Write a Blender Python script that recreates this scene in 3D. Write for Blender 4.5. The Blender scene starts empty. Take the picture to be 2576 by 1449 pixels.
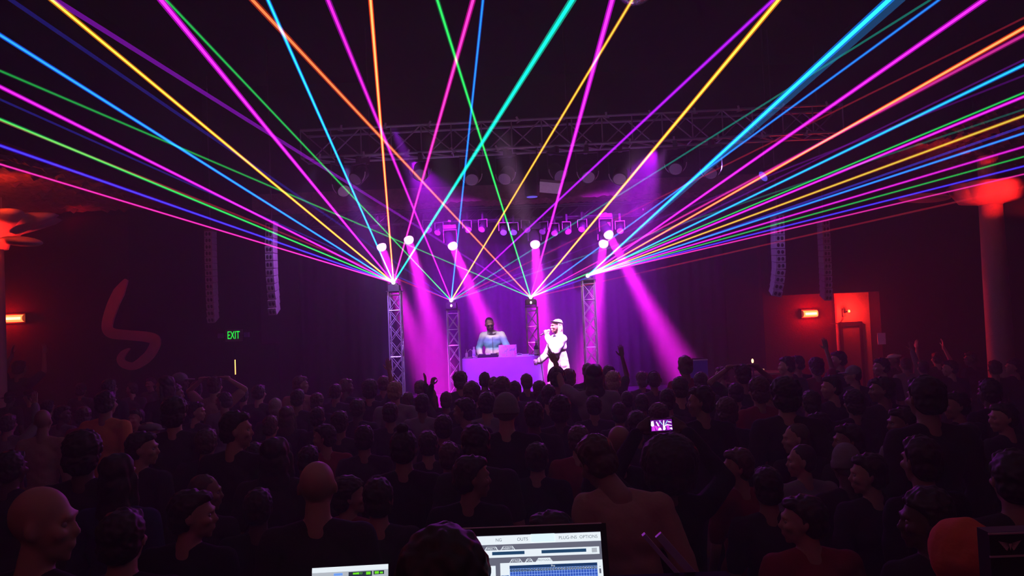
import bpy, bmesh, math, random
import numpy as np
from mathutils import Vector, Matrix, Euler
random.seed(7); np.random.seed(7)
PI = math.pi
SC = bpy.context.scene
COL = SC.collection

# ------------------------------------------------------------------ camera
F = 1860.0; CXP, CYP = 1288.0, 724.5
PITCH = math.atan(75.5 / F); ROLL = math.atan(.041)
CAM = Vector((0, 0, 2.4))
_f = Vector((0, math.cos(PITCH), math.sin(PITCH)))
_r0 = Vector((1, 0, 0)); _u0 = _r0.cross(_f)
_r = math.cos(ROLL) * _r0 - math.sin(ROLL) * _u0
_u = math.cos(ROLL) * _u0 + math.sin(ROLL) * _r0
cd = bpy.data.cameras.new('camera'); cam = bpy.data.objects.new('camera', cd); COL.objects.link(cam)
cam.matrix_world = Matrix.Translation(CAM) @ Matrix((_r, _u, -_f)).transposed().to_4x4()
cd.sensor_width = 36; cd.lens = F * 36 / 2576; cd.clip_start = .05; cd.clip_end = 200
SC.camera = cam

def at(px, py, Y):
    """world point seen at pixel px,py at distance Y down the room"""
    d = _f + (px - CXP) / F * _r + (CYP - py) / F * _u
    return CAM + d * (Y / d.y)
def proj(p):
    d = Vector(p) - CAM; z = d.dot(_f)
    return CXP + F * d.dot(_r) / z, CYP - F * d.dot(_u) / z, z

# ------------------------------------------------------------------ view, world haze
SC.view_settings.view_transform = 'Standard'; SC.view_settings.look = 'None'
SC.view_settings.gamma = 1; SC.view_settings.use_curve_mapping = False
SC.view_settings.exposure = 0.0
SC.cycles.max_bounces = 3; SC.cycles.diffuse_bounces = 2; SC.cycles.glossy_bounces = 2
SC.cycles.transmission_bounces = 2; SC.cycles.volume_bounces = 0; SC.cycles.transparent_max_bounces = 96
SC.cycles.sample_clamp_indirect = 1.5; SC.cycles.use_denoising = True; SC.cycles.use_light_tree = False; SC.cycles.adaptive_threshold = .04
W = bpy.data.worlds.new('world'); SC.world = W; W.use_nodes = True
nt = W.node_tree; nt.nodes.clear()
wo = nt.nodes.new('ShaderNodeOutputWorld'); bg = nt.nodes.new('ShaderNodeBackground')
bg.inputs[0].default_value = (.002, 0, .004, 1); bg.inputs[1].default_value = 1
vs = nt.nodes.new('ShaderNodeVolumeScatter'); vs.inputs['Density'].default_value = .020; vs.inputs['Anisotropy'].default_value = .25
nt.links.new(bg.outputs[0], wo.inputs[0]); nt.links.new(vs.outputs[0], wo.inputs['Volume'])

def spot(name, loc, target, col, power, deg, blend=.3, rad=.04):
    l = bpy.data.lights.new(name, 'SPOT'); l.color = col; l.energy = power; l.spot_size = math.radians(deg)
    l.spot_blend = blend; l.shadow_soft_size = rad
    o = bpy.data.objects.new(name, l); COL.objects.link(o); o.location = loc
    o.rotation_euler = (Vector(target) - Vector(loc)).to_track_quat('-Z', 'Y').to_euler()
    return o
def point(name, loc, col, power, rad=.05):
    l = bpy.data.lights.new(name, 'POINT'); l.color = col; l.energy = power; l.shadow_soft_size = rad
    o = bpy.data.objects.new(name, l); COL.objects.link(o); o.location = loc
    return o
STAGE_Z = .75
MAG = (1, .012, .97)
# six moving heads on the rear truss: pixel of the lens, floor target (x, y), power, cone
HEADS = [(955, 607, -1.35, 13.2, 2600, 9), (1025, 590, -1.05, 12.6, 3200, 10), (1133, 605, .1, 12.9, 3800, 9.5),
         (1345, 601, .55, 12.6, 4200, 11), (1520, 599, 1.15, 12.9, 3400, 10), (1524, 577, 3.1, 12.4, 3600, 9)]
HEADS3 = []
for i, (px, py, tx, ty, pw, dg) in enumerate(HEADS):
    Yh = 14.9 if i != 5 else 14.75
    p = at(px, py, Yh); t = Vector((tx, ty, STAGE_Z)); HEADS3.append((p, t))
    d = (t - p).normalized()
    l = bpy.data.lights.new('moving_head_light', 'AREA'); l.shape = 'DISK'; l.size = .16; l.spread = math.radians(dg * 1.5); l.color = MAG; l.energy = pw * .042
    lo = bpy.data.objects.new('moving_head_light', l); COL.objects.link(lo); lo.location = p + d * .25; lo.rotation_euler = d.to_track_quat('-Z', 'Y').to_euler()
# unseen front of house key lamps, ahead of the front truss, no fixtures
KEY_S = spot('unseen_light_singer', (-.1, 10.2, 5.2), (.72, 11.8, 1.7), (1, .42, 1), 10000, 12, 1, .12)
KEY_D = spot('key_light_table', (-1.1, 10.2, 5.3), (-.33, 12.8, 1.9), (.85, .6, 1), 2000, 13, 1, .12)
spot('unseen_light_singer', (2.1, 10.9, 5.2), (.74, 11.8, 1.6), (1, .4, 1), 5000, 13, 1, .12)  # added fill from the right to whiten the singer
spot('wash_light_blue', (-1.6, 10.3, 5.2), (-.15, 12.1, 1.25), (.42, .02, 1), 4200, 20, .5)
spot('wash_light_blue', (-2.6, 11.7, 5.0), (-1.7, 13.0, 1.4), (.35, .14, 1), 1800, 34, .8)
spot('wash_light_violet', (2.4, 11.7, 5.0), (1.2, 16.2, 2.0), (.46, .006, .95), 9500, 56, .9)
spot('wash_light_violet', (-1.5, 11.7, 5.0), (-.4, 16.2, 2.0), (.46, .006, .95), 8500, 56, .9)
# added spots ahead of the rear truss that rim the crowd, no fixtures
for x, pw in ((-2.4, 320), (2.4, 320)):
    spot('crowd_back_light', (x, 14.2, 4.4), (x * 1.3, 5.5, 1.2), (.6, .01, 1), pw, 70, .8, .1)
spot('array_fill_light', (-2.9, 11.3, 4.9), (-3.9, 11.9, 3.2), (.6, .25, 1), 130, 36, .8)  # added to brighten the left line array, no fixture
spot('array_fill_light', (3.2, 11.3, 4.9), (4.45, 12.4, 3.3), (.5, .2, 1), 110, 36, .8)  # added likewise for the right line array
spot('tower_fill_light', (2.5, 11.4, 5.0), (1.25, 12.6, 1.7), (.7, .15, 1), 1500, 26, .8)  # extra spot added to brighten the right-hand tower, no fixture
# unseen orange-red fill lamps, added behind the camera to warm the crowd
point('crowd_fill_lamp', (2.5, -3.2, 6.6), (1, .06, .015), 42, .2)
point('crowd_fill_lamp', (-5.5, -1.0, 6.6), (1, .10, .02), 34, .2)
spot('beam_light_blue', at(1336, 512, 12.1), at(1325, 660, 12.25), (.2, .1, 1), 500, 15, .4, .06)
spot('beam_light_blue', at(1916, 448, 11.99), at(1760, 560, 11.8), (.12, .05, 1), 900, 15, .4, .06)

# ------------------------------------------------------------------ helpers
_mats = {}
def mat(name, col, rough=.6, metal=0, emis=None, es=0, noise=0, nscale=8, bump=0, bscale=40, spec=.5):
    if name in _mats: return _mats[name]
    m = bpy.data.materials.new(name); m.use_nodes = True; N = m.node_tree; b = N.nodes['Principled BSDF']
    b.inputs['Base Color'].default_value = (*col, 1); b.inputs['Roughness'].default_value = rough
    b.inputs['Metallic'].default_value = metal; b.inputs['Specular IOR Level'].default_value = spec
    tc = N.nodes.new('ShaderNodeTexCoord')
    if noise:
        n = N.nodes.new('ShaderNodeTexNoise'); n.inputs['Scale'].default_value = nscale; n.inputs['Detail'].default_value = 3
        r = N.nodes.new('ShaderNodeMix'); r.data_type = 'RGBA'
        r.inputs[6].default_value = (*[c * (1 - noise) for c in col], 1); r.inputs[7].default_value = (*[min(1, c * (1 + noise)) for c in col], 1)
        N.links.new(tc.outputs['Object'], n.inputs['Vector']); N.links.new(n.outputs[0], r.inputs[0]); N.links.new(r.outputs[2], b.inputs['Base Color'])
    if bump:
        n = N.nodes.new('ShaderNodeTexNoise'); n.inputs['Scale'].default_value = bscale; n.inputs['Detail'].default_value = 4
        q = N.nodes.new('ShaderNodeBump'); q.inputs['Strength'].default_value = bump; q.inputs['Distance'].default_value = .02
        N.links.new(tc.outputs['Object'], n.inputs['Vector']); N.links.new(n.outputs[0], q.inputs['Height']); N.links.new(q.outputs[0], b.inputs['Normal'])
    if emis:
        b.inputs['Emission Color'].default_value = (*emis, 1); b.inputs['Emission Strength'].default_value = es
    _mats[name] = m; return m

def link(name, me, m=None, parent=None, loc=None, rot=None, smooth=False):
    if smooth and len(me.polygons): me.polygons.foreach_set('use_smooth', [True] * len(me.polygons))
    o = bpy.data.objects.new(name, me); COL.objects.link(o)
    if m is not None:
        for k in (m if isinstance(m, (list, tuple)) else [m]): me.materials.append(k)
    if parent is not None: o.parent = parent
    if loc is not None: o.location = loc
    if rot is not None: o.rotation_euler = rot
    return o
def tag(o, label, cat, group=None, kind=None):
    if label: o['label'] = label
    if cat: o['category'] = cat
    if group: o['group'] = group
    if kind: o['kind'] = kind
    return o
def thing(name, label, cat, loc=(0, 0, 0), rz=0, group=None):
    o = bpy.data.objects.new(name, None); COL.objects.link(o); o.location = loc; o.rotation_euler = (0, 0, rz)
    o.empty_display_size = .1
    return tag(o, label, cat, group)
def struct(o): o['kind'] = 'structure'; return o

class MB:
    """collects closed primitives into one mesh"""
    def __init__(s): s.v = []; s.f = []; s.m = []
    def add(s, vs, fs, mi=0):
        k = len(s.v); s.v += [tuple(v) for v in vs]; s.f += [tuple(i + k for i in f) for f in fs]; s.m += [mi] * len(fs); return s
    def box(s, lo, hi, M=None, mi=0):
        (a, b, c), (d, e, f) = lo, hi
        vs = [Vector(p) for p in ((a, b, c), (d, b, c), (d, e, c), (a, e, c), (a, b, f), (d, b, f), (d, e, f), (a, e, f))]
        if M: vs = [M @ v for v in vs]
        return s.add(vs, [(0, 3, 2, 1), (4, 5, 6, 7), (0, 1, 5, 4), (1, 2, 6, 5), (2, 3, 7, 6), (3, 0, 4, 7)], mi)
    def tube(s, a, b, ra, rb=None, n=8, mi=0, caps=True):
        a, b = Vector(a), Vector(b); rb = ra if rb is None else rb
        w = (b - a).normalized(); x = w.orthogonal().normalized(); y = w.cross(x)
        vs = [p + r * (math.cos(2 * PI * i / n) * x + math.sin(2 * PI * i / n) * y) for p, r in ((a, ra), (b, rb)) for i in range(n)]
        fs = [(i, (i + 1) % n, n + (i + 1) % n, n + i) for i in range(n)]
        if caps: fs += [tuple(range(n - 1, -1, -1)), tuple(range(n, 2 * n))]
        return s.add(vs, fs, mi)
    def path(s, pts, r, n=6, mi=0):
        pts = [Vector(p) for p in pts]; rings = []
        for i, p in enumerate(pts):
            w = (pts[min(i + 1, len(pts) - 1)] - pts[max(i - 1, 0)]).normalized()
            x = w.cross(Vector((.13, .3, .94))).normalized(); y = w.cross(x)
            rr = r[i] if isinstance(r, (list, tuple)) else r
            rings += [p + rr * (math.cos(2 * PI * k / n) * x + math.sin(2 * PI * k / n) * y) for k in range(n)]
        fs = [(i * n + k, i * n + (k + 1) % n, (i + 1) * n + (k + 1) % n, (i + 1) * n + k) for i in range(len(pts) - 1) for k in range(n)]
        fs += [tuple(range(n - 1, -1, -1)), tuple(range((len(pts) - 1) * n, len(pts) * n))]
        return s.add(rings, fs, mi)
    def lathe(s, prof, n=20, M=None, mi=0):
        vs, fs = [], []
        for r, z in prof:
            for k in range(n): vs.append(Vector((r * math.cos(2 * PI * k / n), r * math.sin(2 * PI * k / n), z)))
        for i in range(len(prof) - 1):
            for k in range(n): fs.append((i * n + k, i * n + (k + 1) % n, (i + 1) * n + (k + 1) % n, (i + 1) * n + k))
        fs.append(tuple(range(n - 1, -1, -1))); fs.append(tuple(range((len(prof) - 1) * n, len(prof) * n)))
        if M: vs = [M @ v for v in vs]
        return s.add(vs, fs, mi)
    def cap(s, a, b, ra, rb, n=12):
        """capsule that tapers from ra to rb"""
        a, b = Vector(a), Vector(b); L = (b - a).length
        w = (b - a).normalized() if L > 1e-6 else Vector((0, 0, 1)); x = w.orthogonal().normalized(); y = w.cross(x)
        prof = [(ra * math.cos(t), -ra * math.sin(t)) for t in (1.45, 1.0, .5)] + [(ra, 0), (rb, L)] + [(rb * math.cos(t), L + rb * math.sin(t)) for t in (.5, 1.0, 1.45)]
        vs = [a + w * h + r * (math.cos(2 * PI * k / n) * x + math.sin(2 * PI * k / n) * y) for r, h in prof for k in range(n)]
        m = len(prof)
        fs = [(i * n + k, i * n + (k + 1) % n, (i + 1) * n + (k + 1) % n, (i + 1) * n + k) for i in range(m - 1) for k in range(n)]
        fs += [tuple(range(n - 1, -1, -1)), tuple(range((m - 1) * n, m * n))]
        return s.add(vs, fs)
    def ell(s, c, r, M=None, n=16, m=10):
        c = Vector(c); vs = []; fs = []
        for i in range(1, m):
            t = PI * i / m - PI / 2
            for k in range(n):
                v = Vector((r[0] * math.cos(t) * math.cos(2 * PI * k / n), r[1] * math.cos(t) * math.sin(2 * PI * k / n), r[2] * math.sin(t)))
                vs.append(c + (M @ v if M else v))
        for i in range(m - 2):
            for k in range(n): fs.append((i * n + k, i * n + (k + 1) % n, (i + 1) * n + (k + 1) % n, (i + 1) * n + k))
        bot = Vector((0, 0, -r[2])); top = Vector((0, 0, r[2]))
        vs += [c + (M @ bot if M else bot), c + (M @ top if M else top)]; B, T = len(vs) - 2, len(vs) - 1
        fs += [(B, (k + 1) % n, k) for k in range(n)] + [(T, (m - 2) * n + k, (m - 2) * n + (k + 1) % n) for k in range(n)]
        return s.add(vs, fs)
    def mesh(s, name='mesh'):
        me = bpy.data.meshes.new(name); me.from_pydata(s.v, [], s.f); me.update()
        if any(s.m): me.polygons.foreach_set('material_index', s.m)
        return me
    def build(s, name, m=None, parent=None, loc=None, rot=None, smooth=False): return link(name, s.mesh(name), m, parent, loc, rot, smooth)

def remesh(mb, voxel, smooth_it=3, post=None, deform=None):
    me = mb.mesh(); o = bpy.data.objects.new('tmp', me); COL.objects.link(o)
    r = o.modifiers.new('r', 'REMESH'); r.mode = 'VOXEL'; r.voxel_size = voxel; r.use_smooth_shade = True
    if smooth_it: q = o.modifiers.new('s', 'SMOOTH'); q.factor = .5; q.iterations = smooth_it
    dg = bpy.context.evaluated_depsgraph_get(); dg.update()
    out = bpy.data.meshes.new_from_object(o.evaluated_get(dg), depsgraph=dg)
    bpy.data.objects.remove(o); bpy.data.meshes.remove(me)
    if deform:
        co = np.empty(len(out.vertices) * 3); out.vertices.foreach_get('co', co); co = deform(co.reshape(-1, 3)); out.vertices.foreach_set('co', co.ravel()); out.update()
    out.polygons.foreach_set('use_smooth', [True] * len(out.polygons))
    return out

# ------------------------------------------------------------------ room
BLACK = mat('black_paint', (.009, .003, .010), .85, noise=.3, bump=.2, bscale=25, spec=.06)
DARKWALL = mat('dark_red_wall', (.032, .005, .009), .8, noise=.3, nscale=3, bump=.3, bscale=30, spec=.06)
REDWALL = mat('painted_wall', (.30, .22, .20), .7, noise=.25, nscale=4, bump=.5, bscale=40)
PLASTER = mat('rough_plaster', (.17, .08, .09), .8, noise=.8, nscale=9, bump=1, bscale=12, spec=.1)
CEIL = mat('ceiling_paint', (.010, .002, .014), .9, noise=.3, nscale=2, bump=.3, bscale=10, spec=.04)
FLOOR = mat('floor_boards', (.03, .02, .02), .5, noise=.4, nscale=6, bump=.2, bscale=30)
CURTAIN = mat('velvet', (.035, .008, .05), .95, noise=.2, nscale=5, bump=.2, bscale=60, spec=.03)
HX, BACKY, FRONTY, HZ = 11.0, 17.0, 14.5, 7.2

def slab(name, lo, hi, m): return struct(MB().box(lo, hi).build(name, m))
slab('floor', (-HX, -4, -.1), (HX, BACKY + .4, 0), FLOOR)
slab('ceiling', (-HX, -4, HZ), (HX, BACKY + .4, HZ + .15), CEIL)
slab('wall_left', (-HX - .2, -4, 0), (-HX, FRONTY, HZ), DARKWALL)
slab('wall_right', (HX, -4, 0), (HX + .2, FRONTY, HZ), DARKWALL)
slab('wall_rear', (-HX, -4.2, 0), (HX, -4, HZ), DARKWALL)
slab('wall_back', (-6.2, BACKY, 0), (6.2, BACKY + .2, HZ), BLACK)
# proscenium wall each side of the stage and the header over it
slab('wall_front', (-HX, FRONTY, 0), (-7.45, FRONTY + .2, 4.75), DARKWALL)
slab('wall_front', (-7.45, FRONTY - .12, 0), (-4.9, FRONTY + .2, 4.75), BLACK)
slab('wall_front', (4.9, FRONTY, 0), (6.3, FRONTY + .2, 4.75), DARKWALL)
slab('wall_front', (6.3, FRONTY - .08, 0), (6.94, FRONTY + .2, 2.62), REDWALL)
slab('wall_front', (6.94, FRONTY - .5, 0), (HX, FRONTY + .2, 4.75), BLACK)
slab('wall_overhang', (5.05, FRONTY - .55, 2.62), (6.94, FRONTY, 4.75), BLACK)
slab('wall_header', (-HX, FRONTY, 4.75), (HX, FRONTY + .2, HZ), CEIL)
slab('wall_wing', (-5.1, FRONTY + .2, 0), (-4.9, BACKY, HZ), BLACK)
slab('wall_wing', (4.9, FRONTY + .2, 0), (5.1, BACKY, HZ), BLACK)

def plaster_band(name, x0, x1, y0, y1, z, amp, nx, ny, down=True):
    """rough hand-thrown plaster underside"""
    vs, fs = [], []
    for j in range(ny + 1):
        for i in range(nx + 1):
            x = x0 + (x1 - x0) * i / nx; y = y0 + (y1 - y0) * j / ny
            vs.append((x, y, z + amp * (random.random() - .5) * (1.6 if random.random() < .35 else .7)))
    k = len(vs); vs += [(x0, y0, z + .3), (x1, y0, z + .3), (x1, y1, z + .3), (x0, y1, z + .3)]
    for j in range(ny):
        for i in range(nx):
            a = j * (nx + 1) + i; fs.append((a, a + nx + 1, a + nx + 2, a + 1))
    b0 = [i for i in range(nx + 1)]; b1 = [ny * (nx + 1) + i for i in range(nx + 1)]
    l0 = [j * (nx + 1) for j in range(ny + 1)]; l1 = [j * (nx + 1) + nx for j in range(ny + 1)]
    fs += [tuple(b0[:] + [k + 1, k]), tuple(b1[::-1] + [k + 3, k + 2]), tuple(l0[::-1] + [k, k + 3]), tuple(l1 + [k + 2, k + 1]), (k, k + 1, k + 2, k + 3)]
    me = bpy.data.meshes.new(name); me.from_pydata(vs, [], fs); me.update()
    return struct(link(name, me, PLASTER))
plaster_band('ceiling_side', -HX, -6.1, 4.2, FRONTY - .02, 4.85, .09, 60, 120)
plaster_band('ceiling_side', 6.1, HX, 4.2, FRONTY - .02, 4.85, .09, 60, 120)
slab('trim_soffit', (-6.12, 4.2, 4.75), (-6.0, FRONTY, HZ), CEIL)
slab('trim_soffit', (6.0, 4.2, 4.75), (6.12, FRONTY, HZ), CEIL)
plaster_band('trim_proscenium', -4.9, 4.9, FRONTY - .45, FRONTY + .2, 4.66, .05, 150, 10)

# stage
stg = thing('stage', 'raised black performance stage behind the crowd under magenta light', 'stage', (0, 13.8, 0))
STG = mat('stage_deck', (.05, .04, .06), .45, noise=.3, bump=.1)
MB().box((-4.85, -3.05, STAGE_Z - .08), (4.85, 3.1, STAGE_Z)).build('deck', STG, stg)
MB().box((-4.8, -3.0, 0), (4.8, -2.95, STAGE_Z - .08)).build('skirt', BLACK, stg)
for x in (-4.4, -2.2, 0, 2.2, 4.4): MB().box((x - .04, 2.6, 0), (x + .04, 2.7, STAGE_Z - .08)).build('leg', BLACK, stg)

# back curtain with folds
def fold_sheet(x0, x1, z0, z1, amp, waves, nx, y=0, th=.015):
    vs, fs = [], []
    for s in (0, 1):
        for j, z in enumerate((z0, z1)):
            for i in range(nx + 1):
                t = i / nx; a = amp * (1 - .25 * j)
                vs.append((x0 + (x1 - x0) * t, y + th * s + a * math.sin(2 * PI * waves * t + .8 * math.sin(9 * t)), z))
    n = nx + 1
    for i in range(nx):
        fs += [(i, i + 1, n + i + 1, n + i), (2 * n + i + 1, 2 * n + i, 3 * n + i, 3 * n + i + 1), (i, 2 * n + i, 2 * n + i + 1, i + 1), (n + i + 1, 3 * n + i + 1, 3 * n + i, n + i)]
    fs += [(0, n, 3 * n, 2 * n), (n - 1, 3 * n - 1, 4 * n - 1, 2 * n - 1)]
    me = bpy.data.meshes.new('folds'); me.from_pydata(vs, [], fs); me.update(); return me
bc = link('stage_curtain', fold_sheet(-4.8, 4.8, STAGE_Z + .02, 6.9, .03, 40, 500), CURTAIN, None, (0, 16.75, 0), None, True)
tag(bc, 'dark velvet curtain hanging across the back of the stage', 'curtain')

# door left with its lit gap under the exit sign; door right in the red wall
WARM = mat('warm_gap_light', (1, .6, .2), emis=(1, .5, .12), es=3)
dl = struct(thing('door_1', None, None, (0, 0, 0))); a = at(592, 905, FRONTY - .15); b = at(593, 942, FRONTY - .15)
for s in (-1, 1):
    MB().box((a.x + (.012 if s > 0 else -.85), FRONTY - .17, 0), (a.x + (.85 if s > 0 else -.012), FRONTY - .125, 2.1)).build('door_leaf', BLACK, dl)
MB().box((a.x - .011, FRONTY - .16, b.z), (a.x + .011, FRONTY - .13, a.z)).build('door_gap_light', WARM, dl)
dr = struct(thing('door_2', None, None, (0, 0, 0)))
DOORM = mat('brown_door', (.10, .06, .05), .5, noise=.3)
p0 = at(2117, 817, FRONTY - .1); p1 = at(2160, 817, FRONTY - .1)
MB().box((p0.x, FRONTY - .12, 0), (p1.x, FRONTY - .081, p0.z - .03)).build('door_leaf', DOORM, dr)
fr = MB(); fr.box((p0.x - .05, FRONTY - .15, 0), (p0.x, FRONTY - .081, p0.z + .05)); fr.box((p1.x, FRONTY - .15, 0), (p1.x + .05, FRONTY - .081, p0.z + .05)); fr.box((p0.x, FRONTY - .15, p0.z - .03), (p1.x, FRONTY - .081, p0.z + .05))
fr.build('door_frame', BLACK, dr)
MB().cap((p1.x - .04, FRONTY - .16, 1.0), (p1.x - .12, FRONTY - .16, 1.0), .01, .01).build('door_handle', mat('chrome', (.6, .6, .6), .3, 1), dr)

# ------------------------------------------------------------------ red wall lamps, columns
HOT = mat('red_lamp_glass', (1, .3, .1), emis=(1, .12, .03), es=5)
HOT2 = mat('red_lamp_core', (1, .8, .5), emis=(1, .6, .35), es=2.6)
LBOX = mat('lamp_housing', (.04, .03, .03), .5)
def wall_lamp(px0, px1, py, h, Y, label, power):
    c = at((px0 + px1) / 2, py, Y); w = (px1 - px0) / F * Y / 2; h = h / F * Y / 2
    t = thing('wall_lamp', label, 'lamp', (c.x, Y + .08, c.z))
    MB().box((-w - .02, -.02, -h - .02), (w + .02, .0, h + .02)).build('back_plate', LBOX, t)
    g = MB(); n = 10
    for i in range(n):
        a0, a1 = PI * i / n, PI * (i + 1) / n
        g.add([(-w, -.02 - .07 * math.sin(a0), h * math.cos(a0)), (w, -.02 - .07 * math.sin(a0), h * math.cos(a0)), (w, -.02 - .07 * math.sin(a1), h * math.cos(a1)), (-w, -.02 - .07 * math.sin(a1), h * math.cos(a1))], [(0, 1, 2, 3)])
    g.build('glass_shade', HOT, t)
    MB().box((-w + .03, -.1, -h * .35), (w - .03, -.088, h * .35)).build('tube', HOT2, t)
    point('wall_lamp_light', (c.x, Y - .12, c.z), (1, .01, .005), power * 2.2, .06)
wall_lamp(-30, 56, 802, 18, 14.38, 'long glowing red wall lamp at the far left of the hall', 20)
wall_lamp(2022, 2058, 789, 16, 14.38, 'small glowing red wall lamp beside the door on the right', 36)
fx = at(2127, 787, FRONTY - .16)
t = thing('bracket_lamp', 'small bracket lamp with a drooping cable on the red-lit wall above the door', 'lamp', (fx.x, FRONTY - .08, fx.z))
MB().box((-.03, -.03, -.07), (.03, 0, .07)).build('wall_plate', LBOX, t)
MB().path([(0, -.03, 0), (.01, -.09, .02), (.03, -.14, .03)], .012).build('arm', LBOX, t)
MB().ell((.035, -.155, .03), (.022, .022, .028)).build('bulb', mat('small_red_bulb', (1, .2, .1), emis=(1, .25, .05), es=4), t, smooth=True)
MB().path([(-.01, -.03, -.05), (-.03, -.04, -.12), (-.1, -.035, -.19), (-.2, -.02, -.21), (-.28, -.01, -.2)], .008).build('cable', LBOX, t)
point('bracket_lamp_light', (fx.x + .05, FRONTY - .34, fx.z + .0), (1, .02, .01), 45, .03)

COLM = mat('column_plaster', (.32, .24, .24), .6, noise=.15, bump=.2)
def column(x, y, rim, label, petals, prof=None):
    t = thing('column', label, 'column', (x, y, 0)); t['kind'] = 'thing'
    MB().lathe([(.26, 0), (.26, .25), (.2, .3), (.185, 2.5), (.17, rim - (.35 if prof else .55))], 28).build('shaft', COLM, t, smooth=True)
    n = 96; prof = prof or [(.17, -.56), (.2, -.42), (.3, -.3), (.46, -.2), (.6, -.1), (.66, -.03), (.62, .0)]
    vs, fs = [], []
    for r, z in prof:
        for k in range(n):
            a = 2 * PI * k / n; s = 1 + petals * (abs(math.cos(4 * a)) - .6) * min(1, (r - .16) * 2.6)
            vs.append((r * s * math.cos(a), r * s * math.sin(a), z - .08 * petals * (1 - abs(math.cos(4 * a))) * r))
    for i in range(len(prof) - 1):
        for k in range(n): fs.append((i * n + k, i * n + (k + 1) % n, (i + 1) * n + (k + 1) % n, (i + 1) * n + k))
    fs += [tuple(range(n - 1, -1, -1)), tuple(range((len(prof) - 1) * n, len(prof) * n))]
    me = bpy.data.meshes.new('capital'); me.from_pydata(vs, [], fs); me.update()
    cp = link('capital', me, COLM, t, (0, 0, rim), None, True)
    MB().lathe([(.15, 0), (.15, 4.6 - rim + .12)], 20).build('neck', COLM, t, (0, 0, rim))
    return t, cp
t, cp = column(-8.45, 12.0, 4.42, 'column on the left whose flared petal capital glows red near the ceiling', .35)
cp.scale = (1.45, 1.2, 1)
lo = MB(); lo.ell((0, 0, 0), (.33, .2, .08)); o = lo.build('petal', COLM, t, (.72, -.35, 3.93), (0, .12, 0), True)
spot('capital_light', (-8.0, 10.6, 3.3), (-8.4, 11.9, 4.25), (1, .02, .01), 900, 44, .7)
point('capital_light', (-7.7, 10.9, 4.5), (1, .05, .01), 30, .06)
t, cp = column(7.85, 12.0, 4.28, 'column on the right with purple-lit shaft and red-lit scalloped capital', .12, [(.17, -.36), (.2, -.34), (.44, -.3), (.5, -.2), (.56, -.1), (.6, -.02), (.56, 0)])
o = MB().ell((0, 0, 0), (.42, .3, .07)).build('petal', COLM, t, (-.9, .3, 4.12), (0, .05, 0), True)
spot('capital_light', (7.5, 10.4, 3.5), (7.75, 11.9, 4.15), (1, .015, .01), 620, 34, .8)
point('capital_light', (6.7, 11.4, 4.55), (1, .05, .01), 6, .06)

# scroll ornament on the left wall
def ribbon(pts, w, th, Y):
    """flat relief that follows pixel points, widths in metres"""
    P = [at(x, y, Y) for x, y in pts]; dense = []
    n = len(P)
    for i in range(n - 1):
        for k in range(6):
            u = k / 6; a, b, c, d = P[max(i - 1, 0)], P[i], P[i + 1], P[min(i + 2, n - 1)]
            q = .5 * ((2 * b) + (c - a) * u + (2 * a - 5 * b + 4 * c - d) * u * u + (3 * b - a - 3 * c + d) * u ** 3)
            dense.append((q, w[i] + (w[i + 1] - w[i]) * u))
    dense.append((P[-1], w[-1])); L, R = [], []
    for i, (q, ww) in enumerate(dense):
        t = (dense[min(i + 1, len(dense) - 1)][0] - dense[max(i - 1, 0)][0]); t.y = 0; t.normalize(); nn = Vector((-t.z, 0, t.x))
        L.append(q + nn * ww / 2); R.append(q - nn * ww / 2)
    vs = []; fs = []
    for l, r in zip(L, R): vs += [(l.x, Y, l.z), (r.x, Y, r.z), (l.x, Y + th, l.z), (r.x, Y + th, r.z)]
    for i in range(len(L) - 1):
        a = 4 * i; b = a + 4; fs += [(a, a + 1, b + 1, b), (a + 2, b + 2, b + 3, a + 3), (a, b, b + 2, a + 2), (a + 1, a + 3, b + 3, b + 1)]
    fs += [(0, 2, 3, 1), (len(vs) - 4, len(vs) - 3, len(vs) - 1, len(vs) - 2)]
    me = bpy.data.meshes.new('ribbon'); me.from_pydata(vs, [], fs); me.update(); return me
o = link('scroll_ornament', ribbon([(317, 703), (298, 735), (280, 775), (268, 820), (280, 838), (320, 843), (370, 848), (390, 858), (380, 885), (362, 905), (335, 921), (310, 916), (302, 903), (310, 888), (325, 877)],
    [.06, .22, .22, .2, .2, .19, .2, .2, .19, .19, .15, .14, .14, .11, .03], .05, FRONTY - .18), mat('scroll_paint', (.9, .28, .4), .6, noise=.1))
tag(o, 'large red S-shaped scroll ornament mounted on the wall between red lamp and EXIT sign', 'wall ornament')

# exit sign
def text(body, size, m, parent, loc, rot, ext=.002, align='CENTER', sx=1, name='lettering'):
    c = bpy.data.curves.new('t', 'FONT'); c.body = body; c.size = size; c.extrude = ext; c.align_x = align; c.align_y = 'CENTER'
    o = bpy.data.objects.new('t', c); COL.objects.link(o); dg = bpy.context.evaluated_depsgraph_get(); dg.update()
    me = bpy.data.meshes.new_from_object(o.evaluated_get(dg), depsgraph=dg); bpy.data.objects.remove(o); bpy.data.curves.remove(c)
    q = link(name, me, m, parent, loc, rot); q.scale = (sx, 1, 1); return q
GREEN = mat('exit_green', (0, 1, .2), emis=(.01, 1, .06), es=1.2)
c = at(587, 844, FRONTY - .2)
t = thing('exit_sign', 'green glowing EXIT sign in a grey box on the dark wall', 'exit sign', (c.x, FRONTY - .13, c.z))
SIGN = mat('sign_box', (.16, .12, .2), .6)
MB().box((-.16, -.06, -.115), (.16, 0, .115)).build('sign_box', SIGN, t)
text('EXIT', .215, GREEN, t, (0, -.062, .0), (PI / 2, 0, 0), sx=.55)
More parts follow.
